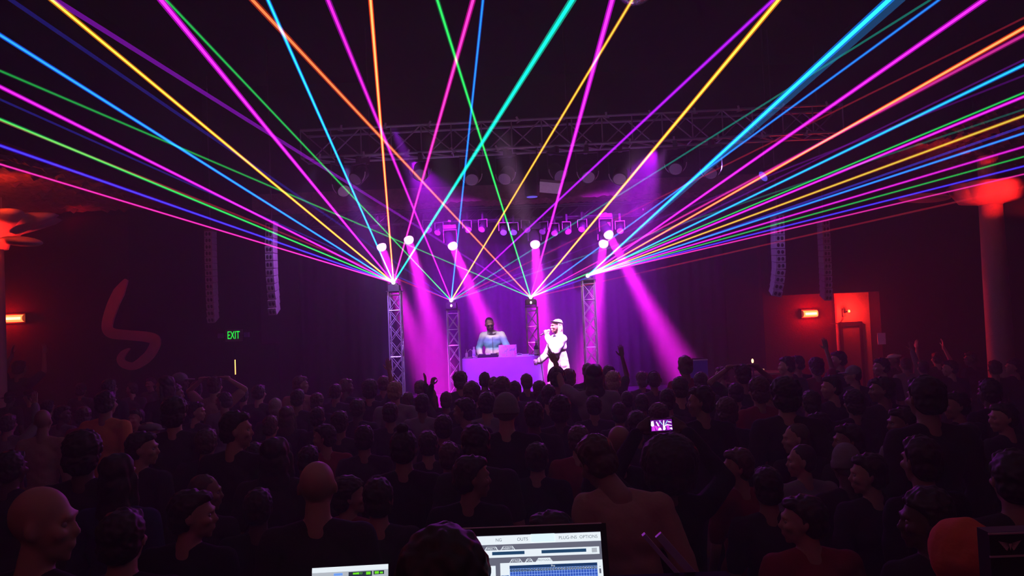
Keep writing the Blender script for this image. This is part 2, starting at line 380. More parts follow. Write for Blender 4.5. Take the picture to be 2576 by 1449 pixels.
for s in (-1, 1):
    MB().tube((s * .16, -.03, 0), (s * .2, -.03, 0), .01).build('lamp_arm', LBOX, t)
    MB().box((s * .25 - .045, -.09, -.04), (s * .25 + .045, -.01, .05)).build('emergency_lamp', mat('emergency_lamp', (.2, .16, .5), .4), t)

# paper notice right
a = at(2208, 838, 13.97); b = at(2230, 866, 13.97)
o = MB().box((a.x, 13.985, b.z), (b.x, 13.995, a.z)).build('paper_notice', mat('notice_paper', (.6, .5, .55), .8, noise=.2, nscale=30)); tag(o, 'small white paper notice on the black wall right of the door', 'notice')

# ------------------------------------------------------------------ truss work
ALU = mat('aluminium', (.75, .7, .8), .4, .5, noise=.1)
STEEL = mat('dark_steel', (.10, .09, .11), .4, .6, noise=.15)
_seg = {}
def seg(a, b, r, name, m, parent, n=6):
    """a straight tube between two points; equal tubes share one mesh"""
    a, b = Vector(a), Vector(b); L = round((b - a).length, 3); k = (L, r, n, m.name)
    if k not in _seg: me = MB().tube((0, 0, 0), (0, 0, L), r, n=n).mesh(); me.materials.append(m); _seg[k] = me
    o = bpy.data.objects.new(name, _seg[k]); COL.objects.link(o); o.parent = parent; o.location = a
    o.rotation_euler = (b - a).to_track_quat('Z', 'Y').to_euler(); return o

def tower(px, py_top, Y, label, px_w=.2, cell=.26):
    top = at(px, py_top, Y); h = top.z; base = STAGE_Z; w = px_w / 2; lean = 0
    t = thing('truss_tower', label, 'truss tower', (top.x, Y, base))
    H = h - base
    MB().box((-.22, -.22, 0), (.22, .22, .015)).build('base_plate', STEEL, t)
    MB().box((-w - .03, -w - .03, H - .012), (w + .03, w + .03, H)).build('top_plate', STEEL, t)
    c = [(-w, -w), (w, -w), (w, w), (-w, w)]
    for x, y in c: seg((x, y, .015), (x, y, H - .012), .013, 'chord', ALU, t, 8)
    n = int((H - .1) / cell); d = (H - .12) / n
    for k in range(n + 1):
        z = .05 + k * d
        if k % 4 == 0 or k >= n - 1:
            for i in range(4):
                if z < H - .02: seg((*c[i], z), (*c[(i + 1) % 4], z), .008, 'rung', ALU, t)
        if k < n:
            for i in range(4):
                a, b = c[i], c[(i + 1) % 4]
                seg((*a, z), (*b, z + d), .006, 'brace', ALU, t)
                if i in (0, 2): seg((*b, z), (*a, z + d), .006, 'brace', ALU, t)
    return t, top
TW = [(993, 732, 12.4, 'tall aluminium truss tower at stage left end, under leftmost laser fan'),
      (1139, 779, 13.3, 'aluminium truss tower close to the left end of the table'),
      (1337, 772, 13.3, 'aluminium truss tower between the table and the singer'),
      (1479, 704, 12.4, 'tall aluminium truss tower right of the singer')]
for a in TW: tower(*a)

# ------------------------------------------------------------------ laser projectors and beams
def beam_mat(name, core, s):  # laser light scattered by haze, put in as glow brightest near the emitter
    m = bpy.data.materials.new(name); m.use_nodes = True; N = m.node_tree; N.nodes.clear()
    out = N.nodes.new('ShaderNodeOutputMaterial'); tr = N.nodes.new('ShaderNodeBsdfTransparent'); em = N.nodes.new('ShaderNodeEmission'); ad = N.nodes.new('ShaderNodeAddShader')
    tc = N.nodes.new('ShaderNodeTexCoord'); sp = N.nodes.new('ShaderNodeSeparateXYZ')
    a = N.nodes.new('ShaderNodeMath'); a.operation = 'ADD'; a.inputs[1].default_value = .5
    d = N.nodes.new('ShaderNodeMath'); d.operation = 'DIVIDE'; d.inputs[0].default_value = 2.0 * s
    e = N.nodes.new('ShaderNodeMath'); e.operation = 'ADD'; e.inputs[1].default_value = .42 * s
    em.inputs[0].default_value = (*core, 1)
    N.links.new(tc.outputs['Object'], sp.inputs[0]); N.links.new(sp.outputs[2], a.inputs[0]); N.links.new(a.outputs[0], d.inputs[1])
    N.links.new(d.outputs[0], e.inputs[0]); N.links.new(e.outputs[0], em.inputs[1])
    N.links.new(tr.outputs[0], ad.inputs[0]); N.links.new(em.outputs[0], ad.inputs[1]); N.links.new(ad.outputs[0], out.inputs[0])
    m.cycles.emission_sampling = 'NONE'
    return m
# colour name: core, halo
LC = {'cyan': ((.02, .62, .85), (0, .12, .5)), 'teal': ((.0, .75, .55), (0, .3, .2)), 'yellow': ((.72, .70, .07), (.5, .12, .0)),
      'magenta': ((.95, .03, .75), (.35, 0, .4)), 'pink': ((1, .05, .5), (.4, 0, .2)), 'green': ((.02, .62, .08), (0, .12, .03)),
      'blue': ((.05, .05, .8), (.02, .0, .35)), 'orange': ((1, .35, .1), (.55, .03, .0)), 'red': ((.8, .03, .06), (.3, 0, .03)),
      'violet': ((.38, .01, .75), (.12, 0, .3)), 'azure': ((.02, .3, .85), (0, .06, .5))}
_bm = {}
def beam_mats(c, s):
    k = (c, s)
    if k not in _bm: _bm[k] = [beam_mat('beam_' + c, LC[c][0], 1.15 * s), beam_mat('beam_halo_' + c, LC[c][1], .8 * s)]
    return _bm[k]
RB = .0135   # halo radius
def hit_room(p, d):
    """distance along d from p to the first surface of the hall"""
    best = 60
    if d.z > 0: best = min(best, (HZ - .02 - p.z) / d.z)
    if d.y < 0: best = min(best, (-3.9 - p.y) / d.y)
    if d.x: best = min(best, ((HX if d.x > 0 else -HX) * .998 - p.x) / d.x)
    s = 0
    while s < best:
        q = p + d * s
        if q.z > 4.7 and abs(q.x) > 5.95 and 4.15 < q.y < 14.5: return s
        s += .03
    return best
# emitter pixel, depth, beams: (exit px, exit py, apparent width there, colour, strength)
EM = [
 (990, 711, 12.4, 'laser projector on the leftmost truss tower fanning bright beams', [
  (0, 88, 12, 'azure', 1), (130, 0, 13, 'yellow', .9), (405, 0, 17, 'magenta', 1), (674, 0, 12, 'cyan', 1), (932, 0, 12, 'orange', 1.3),
  (1190, 0, 15, 'pink', .8), (1440, 0, 19, 'teal', 1), (0, 218, 12, 'magenta', .8), (0, 300, 11, 'green', .8), (0, 366, 11, 'blue', .8), (0, 413, 7, 'pink', .55)]),
 (1135, 756, 13.3, 'laser projector on the truss tower left of the table with thinner beams', [
  (60, 22, 14, 'blue', .1), (418, 0, 10, 'green', .5), (825, 0, 16, 'magenta', .6), (1215, 0, 9, 'azure', .7), (1583, 12, 10, 'yellow', .7),
  (1945, 0, 12, 'violet', .9), (2340, 0, 8, 'teal', .13), (2576, 45, 7, 'red', .12), (2576, 275, 7, 'teal', .06), (2576, 190, 7, 'violet', .08), (0, 303, 9, 'red', .14), (0, 250, 8, 'blue', .12)]),
 (1335, 748, 13.3, 'laser projector on the truss tower between table and singer', [
  (140, 0, 18, 'violet', .25), (0, 178, 10, 'green', .35), (635, 0, 15, 'orange', .55), (1100, 0, 12, 'green', 1), (1540, 0, 17, 'magenta', 1.1),
  (1958, 0, 14, 'yellow', 1), (2362, 0, 9, 'azure', .6), (2576, 88, 14, 'pink', .35), (2576, 233, 8, 'green', .6), (2576, 318, 9, 'blue', .25), (2576, 150, 7, 'violet', .1), (2576, 470, 7, 'red', .1)]),
 (1478, 694, 12.4, 'laser projector on the truss tower right of the singer fanning bright beams', [
  (2236, 0, 21, 'cyan', 1.1), (2474, 0, 15, 'magenta', .8), (2576, 70, 13, 'orange', .95), (2576, 163, 12, 'cyan', .7), (2576, 243, 10, 'magenta', .7),
  (2576, 291, 10, 'yellow', .5), (2576, 335, 8, 'azure', .7), (2576, 369, 8, 'magenta', .45), (2576, 394, 7, 'green', .4), (2576, 418, 7, 'blue', .6), (2576, 438, 6, 'pink', .35), (2262, 0, 30, 'azure', .12)])]
LENS = mat('laser_aperture', (1, 1, 1), emis=(.95, .9, 1), es=1.6)
for ex, ey, Y, label, beams in EM:
    p = at(ex, ey, Y)
    t = thing('laser_projector', label, 'laser projector', p, 0, 'laser projectors on the truss towers')
    MB().box((-.09, -.02, -.135), (.09, .2, -.035)).build('housing', STEEL, t)
    MB().box((-.05, .0, -.035), (.05, .12, .0)).build('scanner_head', STEEL, t)
    yk = MB(); yk.box((-.105, .05, -.16), (-.092, .1, -.05)); yk.box((.092, .05, -.16), (.105, .1, -.05)); yk.box((-.105, .05, -.165), (.105, .1, -.15)); yk.build('yoke', STEEL, t)
    MB().ell((0, -.02, 0), (.033, .03, .033)).build('aperture', LENS, t, smooth=True)  # glowing ball also shapes the glare around the aperture
    if Y > 13: MB().ell((0, -.03, -.095), (.02, .012, .026)).build('status_lamp', mat('status_lamp', (1, 1, 1), emis=(.9, .9, 1), es=1.1), t, smooth=True)
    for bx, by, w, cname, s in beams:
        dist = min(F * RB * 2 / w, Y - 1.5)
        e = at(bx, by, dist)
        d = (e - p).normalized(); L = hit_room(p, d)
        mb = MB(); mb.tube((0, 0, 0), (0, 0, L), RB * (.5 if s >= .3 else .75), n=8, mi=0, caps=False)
        if s >= .3: mb.tube((0, 0, 0), (0, 0, L), RB, n=8, mi=1, caps=False)  # outer shell shapes the haze glow around the beam
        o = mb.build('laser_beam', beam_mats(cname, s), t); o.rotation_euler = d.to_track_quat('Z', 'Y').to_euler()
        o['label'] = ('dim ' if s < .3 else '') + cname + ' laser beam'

# ------------------------------------------------------------------ moving heads on the rear truss
DARKM = mat('fixture_black', (.03, .03, .035), .45, noise=.1)
LENSM = mat('moving_head_lens', (1, .6, 1), emis=(1, .36, 1), es=3.2)
rt = thing('rear_truss', 'dark rear lighting truss that carries the glowing moving heads', 'truss', (0, 15.15, 4.55))
for y in (-.13, .13):
    for z in (-.13, .13): seg((-4.2, y, z), (4.2, y, z), .02, 'chord', STEEL, rt)
for k in range(28):
    x = -4.2 + k * .3
    seg((x, -.13, -.13), (x + .3, -.13, .13), .009, 'brace', STEEL, rt); seg((x, .13, -.13), (x + .3, .13, .13), .009, 'brace', STEEL, rt)
    seg((x, -.13, -.13), (x + .3, .13, -.13), .009, 'brace', STEEL, rt)
for x in (-3.4, 3.4): MB().tube((x, 0, .13), (x, 0, HZ - 4.55), .012).build('hanging_chain', STEEL, rt)
HL = ['leftmost glowing magenta moving head light on the rear truss', 'second glowing moving head from the left, above the leftmost laser', 'glowing moving head above the truss tower left of the table',
      'glowing moving head above the singer and third truss tower', 'lower of the two glowing moving heads above the right laser', 'upper of the two glowing moving heads above the right laser']
for i, ((p, tg), lab) in enumerate(zip(HEADS3, HL)):
    t = thing('moving_head', lab, 'stage light', p, 0, 'moving heads on the rear truss')
    q = (tg - p).to_track_quat('Z', 'Y'); R3 = q.to_matrix()
    M = R3.to_4x4()
    h = MB(); h.lathe([(.05, -.2), (.085, -.16), (.1, -.05), (.1, .1), (.095, .13)], 20, M); h.build('head', DARKM, t, smooth=True)
    l = MB(); l.ell(M @ Vector((0, 0, .14)), (.098, .098, .098), None, 20, 12); l.build('lens', LENSM, t, smooth=True)  # lens enlarged to a glowing ball that shapes its bloom
    y = MB(); y.box((-.14, -.03, -.04), (-.12, .03, .2)); y.box((.12, -.03, -.04), (.14, .03, .2)); y.box((-.14, -.05, .2), (.14, .05, .23)); y.build('yoke', DARKM, t)
    MB().box((-.13, -.09, .23), (.13, .09, .31)).build('base', DARKM, t)
    up = 4.42 - p.z
    if up > .3: MB().tube((0, 0, .31), (0, .0, up), .018).build('clamp', STEEL, t)
    else: MB().box((-.03, -.03, .31), (.03, .3, .35)).build('clamp', STEEL, t)
    if up > .3: MB().box((-.03, -.03, up - .03), (.03, .26, up + .01)).build('clamp', STEEL, t)
# unlit fixtures between them
for k, (px, py, blue) in enumerate(((1075, 572, 0), (1105, 578, 0), (1175, 572, 0), (1215, 570, 0), (1267, 578, 1), (1292, 578, 1), (1322, 572, 0), (1368, 576, 0), (1395, 580, 0), (1425, 576, 0), (1465, 570, 0), (1560, 574, 0))):
    p = at(px, py, 14.9)
    t = thing('par_can', ('blue-lensed' if blue else 'dark') + ' par can on the rear truss, %s from the left' % ['first', 'second', 'third', 'fourth', 'fifth', 'sixth', 'seventh', 'eighth', 'ninth', 'tenth', 'eleventh', 'twelfth'][k], 'stage light', p, random.uniform(-.5, .5), 'par cans on the rear truss')
    M = Matrix.Rotation(PI / 2 + .7, 4, 'X')
    b = MB(); b.lathe([(.05, -.1), (.07, -.06), (.075, .1)], 14, M); b.build('can', DARKM, t, smooth=True)
    l = MB(); l.lathe([(.01, .085), (.065, .09), (.065, .105), (.01, .106)], 14, M); l.build('lens', mat('blue_lens', (.3, .3, 1), emis=(.12, .1, .9), es=.7) if blue else mat('dull_lens', (.5, .4, .6), .15), t)
    y = MB(); y.box((-.1, -.012, -.02), (-.09, .012, .15)); y.box((.09, -.012, -.02), (.1, .012, .15)); y.box((-.1, -.012, .14), (.1, .012, .15)); y.build('yoke', ALU, t)
    MB().box((-.02, -.02, .15), (.02, .2, .3)).build('clamp', STEEL, t)

# ------------------------------------------------------------------ front lighting truss
ft = thing('front_truss', 'long aluminium lighting truss hanging across the hall above the stage front', 'truss', (0, 11.8, 0))
TRU = mat('truss_grey', (.5, .45, .6), .4, .6, noise=.3, nscale=3)
x0, x1 = -3.25, 5.35
ZT = lambda x: 5.31 + .008 * x
for y in (-.2, .2):
    for dz in (-.22, .22): seg((x0, y, ZT(x0) + dz), (x1, y, ZT(x1) + dz), .024, 'chord', TRU, ft, 8)
n = 18; dx = (x1 - x0) / n
for k in range(n + 1):
    x = x0 + k * dx; z = ZT(x)
    seg((x, -.2, z - .22), (x, -.2, z + .22), .012, 'upright', TRU, ft); seg((x, -.2, z - .22), (x, .2, z - .22), .012, 'rung', TRU, ft)
    if k < n:
        s = 1 if k % 2 else -1
        seg((x, -.2, z - .22 * s), (x + dx, -.2, z + .22 * s), .012, 'brace', TRU, ft)
        seg((x, .2, z + .22 * s), (x + dx, .2, z - .22 * s), .012, 'brace', TRU, ft)
        seg((x, -.2, z - .22), (x + dx, .2, z - .22), .012, 'brace', TRU, ft)
BRK = mat('bracket_white', (.75, .65, .85), .4, noise=.2)
for k in range(24):
    x = x0 + .3 + k * .35; z = ZT(x) + (.22 if k % 2 else -.22)
    b = MB(); b.box((-.016, -.03, -.05), (.016, -.022, .05)); b.box((-.045, -.03, -.05), (.045, -.022, -.035))
    b.build('clamp', BRK, ft, (x, -.2, z), (0, random.uniform(-.5, .5), 0))
for x in (-2.2, 1.0, 4.2): MB().tube((x, 0, ZT(x) - .2), (x, 0, HZ), .015).build('hanging_chain', STEEL, ft)
spots = [(905, 440, 0), (1058, 430, 0), (1185, 442, 0), (1275, 440, 0), (1400, 432, 0), (1478, 436, 0), (1560, 440, 0), (1700, 415, 0), (1790, 425, 0), (860, 470, 0)]
for k, (px, py, _) in enumerate(spots):
    Y = 11.6; p = at(px, py, Y); zt = ZT(p.x) - .24
    t = thing('hanging_fixture', 'dark round stage light with bright yoke under the front truss, number %s counted by position' % k, 'stage light', p, random.uniform(-.6, .6), 'fixtures under the front truss')
    t['label'] = 'dark stage light with curved yoke under the front truss, ' + ['above the left laser', 'above the second moving head', 'second left of the cylinder lamp', 'next left of the cylinder lamp', 'above the white panel', 'right of the white panel', 'above the right moving heads', 'third from right end', 'nearest the right end', 'at the left end'][k]
    M = Matrix.Rotation(PI * .72, 4, 'X')
    b = MB(); b.lathe([(.06, -.16), (.11, -.1), (.12, .12), (.115, .13)], 18, M); b.build('can', DARKM, t, smooth=True)
    MB().lathe([(.01, .11), (.1, .115), (.1, .135), (.01, .136)], 18, M).build('lens', mat('dull_lens', (.5, .4, .6), .15), t)
    pts = [(.17 * math.cos(a), 0, .17 * math.sin(a)) for a in [PI * (1 + i / 12) for i in range(13)]]
    MB().path(pts, .008).build('yoke', BRK, t, (0, -.05, .02))
    up = zt - p.z
    sh = MB(); sh.tube((-.17, -.02, 0), (-.17, -.02, max(.1, up - .12)), .01); sh.tube((.17, -.02, 0), (.17, -.02, max(.1, up - .12)), .01); sh.box((-.18, -.04, up - .13), (.18, .0, up - .1)); sh.build('hanger', STEEL, t)
    MB().box((-.03, -.05, up - .1), (.03, .2, up)).build('clamp', STEEL, t)
p = at(1336, 440, 12.1)
t = thing('cylinder_lamp', 'dark hanging cylinder lamp throwing a faint blue beam beside the white panel', 'stage light', p)
MB().lathe([(.1, -.36), (.12, -.34), (.12, .1), (.1, .14)], 20).build('can', DARKM, t, smooth=True)
MB().tube((0, 0, .14), (0, 0, ZT(p.x) - .2 - p.z), .015).build('pipe', STEEL, t)
MB().lathe([(.01, -.372), (.09, -.37), (.09, -.362), (.01, -.361)], 18).build('lens', mat('blue_lens', (.3, .3, 1)), t)
p = at(1382, 470, 11.4)
t = thing('white_panel', 'small white tilted panel box hanging under the front truss', 'projector', p)
MB().box((-.15, -.14, -.02), (.17, .14, .03), Matrix.Rotation(-.45, 4, 'X') @ Matrix.Rotation(.16, 4, 'Y')).build('panel', mat('panel_white', (.8, .7, .85), .5, noise=.15, nscale=30), t)
MB().path([(-.16, 0, .02), (-.19, .03, .1), (-.17, .12, .3), (-.17, .2, ZT(p.x) - .23 - p.z)], .011).build('bracket', STEEL, t)
p = at(1925, 440, 12.0)
t = thing('blue_spotlight', 'blue spotlight throwing a short blue beam near the right end of the front truss', 'stage light', p)
M = (at(1760, 560, 11.8) - p).to_track_quat('Z', 'Y').to_matrix().to_4x4()
MB().lathe([(.06, -.22), (.1, -.16), (.11, .03), (.1, .04)], 18, M).build('can', DARKM, t, smooth=True)
MB().lathe([(.01, .03), (.09, .035), (.09, .05), (.01, .051)], 18, M).build('lens', mat('blue_lens', (.3, .3, 1)), t)
MB().tube((0, .02, .08), (0, .02, ZT(p.x) - .24 - p.z), .014).build('pipe', STEEL, t)
# cable bundle cloud on the ceiling and mirror ball
p = at(1596, -44, 8.0); R = .243
t = thing('mirror_ball', 'mirrored disco ball hanging at the top edge above the stage', 'mirror ball', p)
bm = bmesh.new(); bmesh.ops.create_uvsphere(bm, u_segments=48, v_segments=24, radius=R)
for f in bm.faces: f.material_index = 0
r = bmesh.ops.inset_individual(bm, faces=bm.faces[:], thickness=.0015, depth=.0025)
me = bpy.data.meshes.new('ball'); bm.to_mesh(me); bm.free(); link('ball', me, mat('mirror', (.85, .85, .9), .08, 1), t)
MB().tube((0, 0, R - .01), (0, 0, HZ - p.z), .012).build('rod', STEEL, t)
MB().lathe([(.05, R - .01), (.05, R + .05)], 12).build('motor', STEEL, t)

# ------------------------------------------------------------------ line arrays
SPK = mat('speaker_grey', (.42, .36, .5), .55, noise=.2); GRL = mat('speaker_grille', (.02, .02, .03), .8)
def line_array(path, n, Y, w, label, bright=1):
    P = [at(x, y, Y) for x, y in path]; L = [0]
    for a, b in zip(P, P[1:]): L.append(L[-1] + (b - a).length)
    def along(s):
        for i in range(len(P) - 1):
            if s <= L[i + 1] or i == len(P) - 2: return P[i].lerp(P[i + 1], (s - L[i]) / (L[i + 1] - L[i])), (P[i + 1] - P[i]).normalized()
    top = P[0]; t = thing('line_array', label, 'speaker array', top)
    h = L[-1] / n
    for k in range(n):
        c, d = along((k + .5) * h); tilt = -math.radians(1.0 + 24 * (k / n) ** 2)
        rx = math.atan2(d.x, -d.z)
        b = MB(); hh = h * .46
        sec = [(-w / 2, -.11), (w / 2, -.11), (w / 2 * .8, .16), (-w / 2 * .8, .16)]
        b.add([(x, y, z) for z in (-hh, hh) for x, y in sec], [(0, 3, 2, 1), (4, 5, 6, 7), (0, 1, 5, 4), (1, 2, 6, 5), (2, 3, 7, 6), (3, 0, 4, 7)])
        o = b.build('speaker_cabinet', SPK, t, c - top, (-tilt, -rx, 0))
        for s in (-1, 1): MB().ell((0, 0, 0), (w * .15, .008, hh * .62), n=12, m=6).build('driver', GRL, o, (s * w * .2, -.112, 0), smooth=True)
    MB().box((-w / 2, -.12, 0), (w / 2, .16, .03)).build('rigging_frame', STEEL, t)
    MB().tube((0, 0, .03), (0, 0, (4.8 if abs(top.x) > 6.1 else HZ) - top.z), .012).build('hanging_chain', STEEL, t)
line_array([(683, 562), (682, 620), (684, 690), (688, 745), (690, 788)], 12, 12, .13, 'narrow curved line array speaker hanging left of the stage, lit violet')
line_array([(1955, 542), (1957, 620), (1959, 670), (1956, 705), (1950, 742)], 12, 12.6, .165, 'curved line array speaker hanging right of the stage, lit violet')
line_array([(529, 582), (530, 650), (533, 740), (536, 808)], 14, 13.8, .14, 'dim line array speaker hanging above the EXIT sign')
line_array([(2071, 555), (2074, 620), (2077, 690), (2079, 752)], 13, 13.5, .14, 'dim line array speaker hanging above the small red lamp')

# ------------------------------------------------------------------ people
V = Vector
def rot_head(yaw, pitch, roll=0): return Matrix.Rotation(yaw, 3, 'Z') @ Matrix.Rotation(pitch, 3, 'X') @ Matrix.Rotation(roll, 3, 'Y')
NECK = V((0, -.005, 1.50))
def head_frame(P):
    R = rot_head(P.get('yaw', 0), P.get('pitch', 0), P.get('roll', 0)); nk = NECK + V(P.get('hoff', (0, 0, 0)))
    return nk, R, nk + R @ V((0, .022, .135))
def add_head(mb, c, R):
    def e(p, r): mb.ell(c + R @ V(p), r, R)
    def k(a, b, ra, rb): mb.cap(c + R @ V(a), c + R @ V(b), ra, rb)
    e((0, -.012, .028), (.074, .092, .088)); e((0, .02, -.015), (.066, .072, .088)); e((0, .03, -.068), (.052, .054, .045))
    e((0, .07, -.1), (.02, .018, .016)); k((0, .088, .012), (0, .107, -.026), .007, .0115); e((0, .095, -.03), (.016, .013, .009))
    k((-.034, .084, .026), (.034, .084, .026), .012, .012); e((0, .09, -.057), (.024, .012, .007)); e((0, .088, -.069), (.021, .012, .008))
    for s in (-1, 1):
        mb.ell(c + R @ V((s * .077, -.008, -.008)), (.009, .019, .03), R @ Matrix.Rotation(s * .35, 3, 'Z')); e((s * .04, .066, -.022), (.026, .024, .022))
def eye_deform(c, R):
    Ri = np.array(R.transposed()); cc = np.array(c)
    def f(co):
        l = (co - cc) @ Ri.T
        for s in (-1, 1):
            d = l - np.array((s * .031, .088, .004)); g = np.exp(-(d[:, 0] / .017) ** 2 - (d[:, 2] / .011) ** 2) * (l[:, 1] > .05)
            l[:, 1] -= .011 * g
        return l @ np.array(R).T + cc
    return f
def add_hand(mb, w, d, nrm, curl, side, spread=.12, thumb=.6):
    """palm, four fingers of different length and a thumb; nrm points out of the palm"""
    w = V(w); d = V(d).normalized(); nrm = V(nrm); nrm = (nrm - d * nrm.dot(d)).normalized(); ac = d.cross(nrm) * side
    M = Matrix((ac, nrm, d)).transposed()
    mb.ell(w + d * .047, (.040, .015, .055), M, 12, 8); mb.cap(w - d * .03, w + d * .02, .026, .024)
    for i, (o, L) in enumerate(((-.030, .062), (-.010, .076), (.010, .080), (.030, .070))):
        p = w + d * (.088 - abs(o) * .25) + ac * o; a = curl * .5; fd = (d + ac * o * spread * 28 * .3).normalized(); r = .0088
        for q in (.45, .3, .25):
            v = (fd * math.cos(a) + nrm * math.sin(a)); e = p + v * L * q; mb.cap(p, e, r, r * .88, 8); p = e; r *= .88; a += curl * .75
    p = w + d * .025 + ac * .034; v = (d * .75 + ac * thumb + nrm * .35).normalized()
    e = p + v * .042; mb.cap(p, e, .012, .0105, 8); v2 = (v + d * .4 + nrm * curl * .5 - ac * curl * .5).normalized(); mb.cap(e, e + v2 * .032, .0102, .008, 8)

BASE = dict(shw=.178, hipw=.095)
def body_parts(P):
    shw = P.get('shw', .178); off = V(P.get('toff', (0, 0, 0)))
    J = dict(pel=V((0, 0, .96)), waist=V((0, 0, 1.12)) + off * .4, chest=V((0, -.003, 1.29)) + off * .75)
    for s, n in ((-1, 'l'), (1, 'r')):
        J['sh' + n] = V((s * shw, -.012, 1.415 + P.get('shz' + n, 0))) + off
        J['el' + n] = V(P.get('el' + n, (s * .235, -.03, 1.13))); J['wr' + n] = V(P.get('wr' + n, (s * .235, .07, .89)))
        J['hip' + n] = V((s * .092, 0, .92)); J['kn' + n] = V(P.get('kn' + n, (s * .105, .02, .49))); J['an' + n] = V(P.get('an' + n, (s * .11, -.015, .075)))
    return J
def torso(mb, P, J, g=0, low=.96):
    w = P.get('shw', .178) / .178
    mb.ell(J['pel'], (.158 + g, .108 + g, .12 + g)); mb.ell(J['waist'], (.135 * w + g, .1 + g, .15)); mb.ell(J['chest'], (.158 * w + g, .112 + g, .175))
    mb.cap(J['shl'] + V((.02, 0, -.015)), J['shr'] + V((-.02, 0, -.015)), .06 + g * .6, .06 + g * .6)
    nk = NECK + V(P.get('hoff', (0, 0, 0)))
    for s in 'lr': mb.cap(nk + V((0, 0, -.035)), J['sh' + s] + V((0, 0, .012)), .05 + g * .3, .038 + g * .4)
    if P.get('bust'):
        for s in (-1, 1): mb.ell(J['chest'] + V((s * .065, .085, .01)), (.055 + g, .05 + g, .055 + g))
def arms(mb, P, J, g=0, to=1.0, r=1.0):
    for s in 'lr':
        a, b, c = J['sh' + s], J['el' + s], J['wr' + s]
        mb.cap(a, b, .050 * r + g, .037 * r + g)
        if to > .5: mb.cap(b, b.lerp(c, min(1, (to - .5) * 2)), .038 * r + g, (.038 + (.025 - .038) * min(1, (to - .5) * 2)) * r + g)
        elif to < .5: pass
def make_template(P):
    T = {}; J = body_parts(P); nk, R, hc = head_frame(P); vox = P.get('vox', .010)
    mb = MB(); torso(mb, P, J); arms(mb, P, J, r=P.get('ar', 1)); mb.cap(NECK + V(P.get('hoff', (0, 0, 0))) * .5 + V((0, -.01, -.06)), nk + R @ V((0, .01, .06)), .060 * P.get('nr', 1), .052 * P.get('nr', 1))
    add_head(mb, hc, R)
    for s in 'lr':
        mb.cap(J['hip' + s], J['kn' + s], .084, .055); mb.cap(J['kn' + s], J['an' + s], .054, .036); k = J['kn' + s].lerp(J['an' + s], .3); mb.ell(k + V((0, -.018, 0)), (.045, .048, .1))
        mb.cap(J['an' + s] + V((0, -.03, -.035)), J['an' + s] + V((0, .12, -.045)), .034, .024)
    T['body'] = remesh(mb, vox, 3, deform=eye_deform(hc, R))
    hb = MB()
    for s, sg in (('l', -1), ('r', 1)):
        d = P.get('hd' + s, tuple(J['wr' + s] - J['el' + s])); n = P.get('hn' + s, (-sg, .2, 0))
        # thumb side: flips with the palm direction
        sd = 1 if V(d).cross(V(n)).dot(V(P.get('th' + s, (0, 1, 0)))) > 0 else -1
        add_hand(hb, J['wr' + s], d, n, P.get('curl' + s, .45), sd)
    hm = remesh(hb, .0042, 1)
    bm = bmesh.new(); bm.from_mesh(T['body']); bm.from_mesh(hm); bm.to_mesh(T['body']); bm.free(); bpy.data.meshes.remove(hm)
    T['body'].polygons.foreach_set('use_smooth', [True] * len(T['body'].polygons))
    g = P.get('g', .017)
    for nm, to in (('tee', .32), ('long', .96)):
        mb = MB(); torso(mb, P, J, g); mb.ell(J['pel'] + V((0, 0, .0)), (.17 + g, .118 + g, .13))
        if P.get('flare'): mb.cap(V((0, 0, 1.12)), V((0, 0, .84)), .16, .205)
        for s in 'lr':
            a, b, c = J['sh' + s], J['el' + s], J['wr' + s]; r = P.get('ar', 1)
            if nm == 'tee': mb.cap(a, a.lerp(b, .72), .052 * r + g, .045 * r + g)
            else: mb.cap(a, b, .052 * r + g, .042 * r + g); mb.cap(b, b.lerp(c, .93), .042 * r + g, .030 * r + g * .9)
        # creases
        def crease(co):
            f = .004 * np.sin(co[:, 2] * 60 + np.sin(co[:, 0] * 14) * 2) * np.sin(co[:, 0] * 22 + 1) ; n = co - np.array((0, 0, 0)); rr = np.hypot(co[:, 0], co[:, 1]) + 1e-6
            co[:, 0] += co[:, 0] / rr * f; co[:, 1] += co[:, 1] / rr * f
            return co
        T[nm] = remesh(mb, P.get('cvox', .014), 3, deform=crease)
        T[nm].name = nm
    if 'trousers' in P.get('extra', 'trousers'):
        mb = MB(); mb.ell((0, 0, .93), (.172, .122, .13))
        for s in 'lr': mb.cap(J['hip' + s], J['kn' + s], .102, .076); mb.cap(J['kn' + s], J['an' + s] + V((0, 0, .05)), .076, .058)
        T['trousers'] = remesh(mb, .018, 3)
    mb = MB()
    for s in 'lr':
        a = J['an' + s]; mb.cap(a + V((0, -.035, -.03)), a + V((0, .12, -.04)), .045, .036); mb.cap(a + V((0, -.01, 0)), a + V((0, -.01, .05)), .05, .05); mb.box((a.x - .042, a.y - .075, 0), (a.x + .042, a.y + .16, .02))
    T['shoes'] = remesh(mb, .011, 1)
    T['head'] = Matrix.Translation(hc) @ R.to_4x4(); T['J'] = J; return T

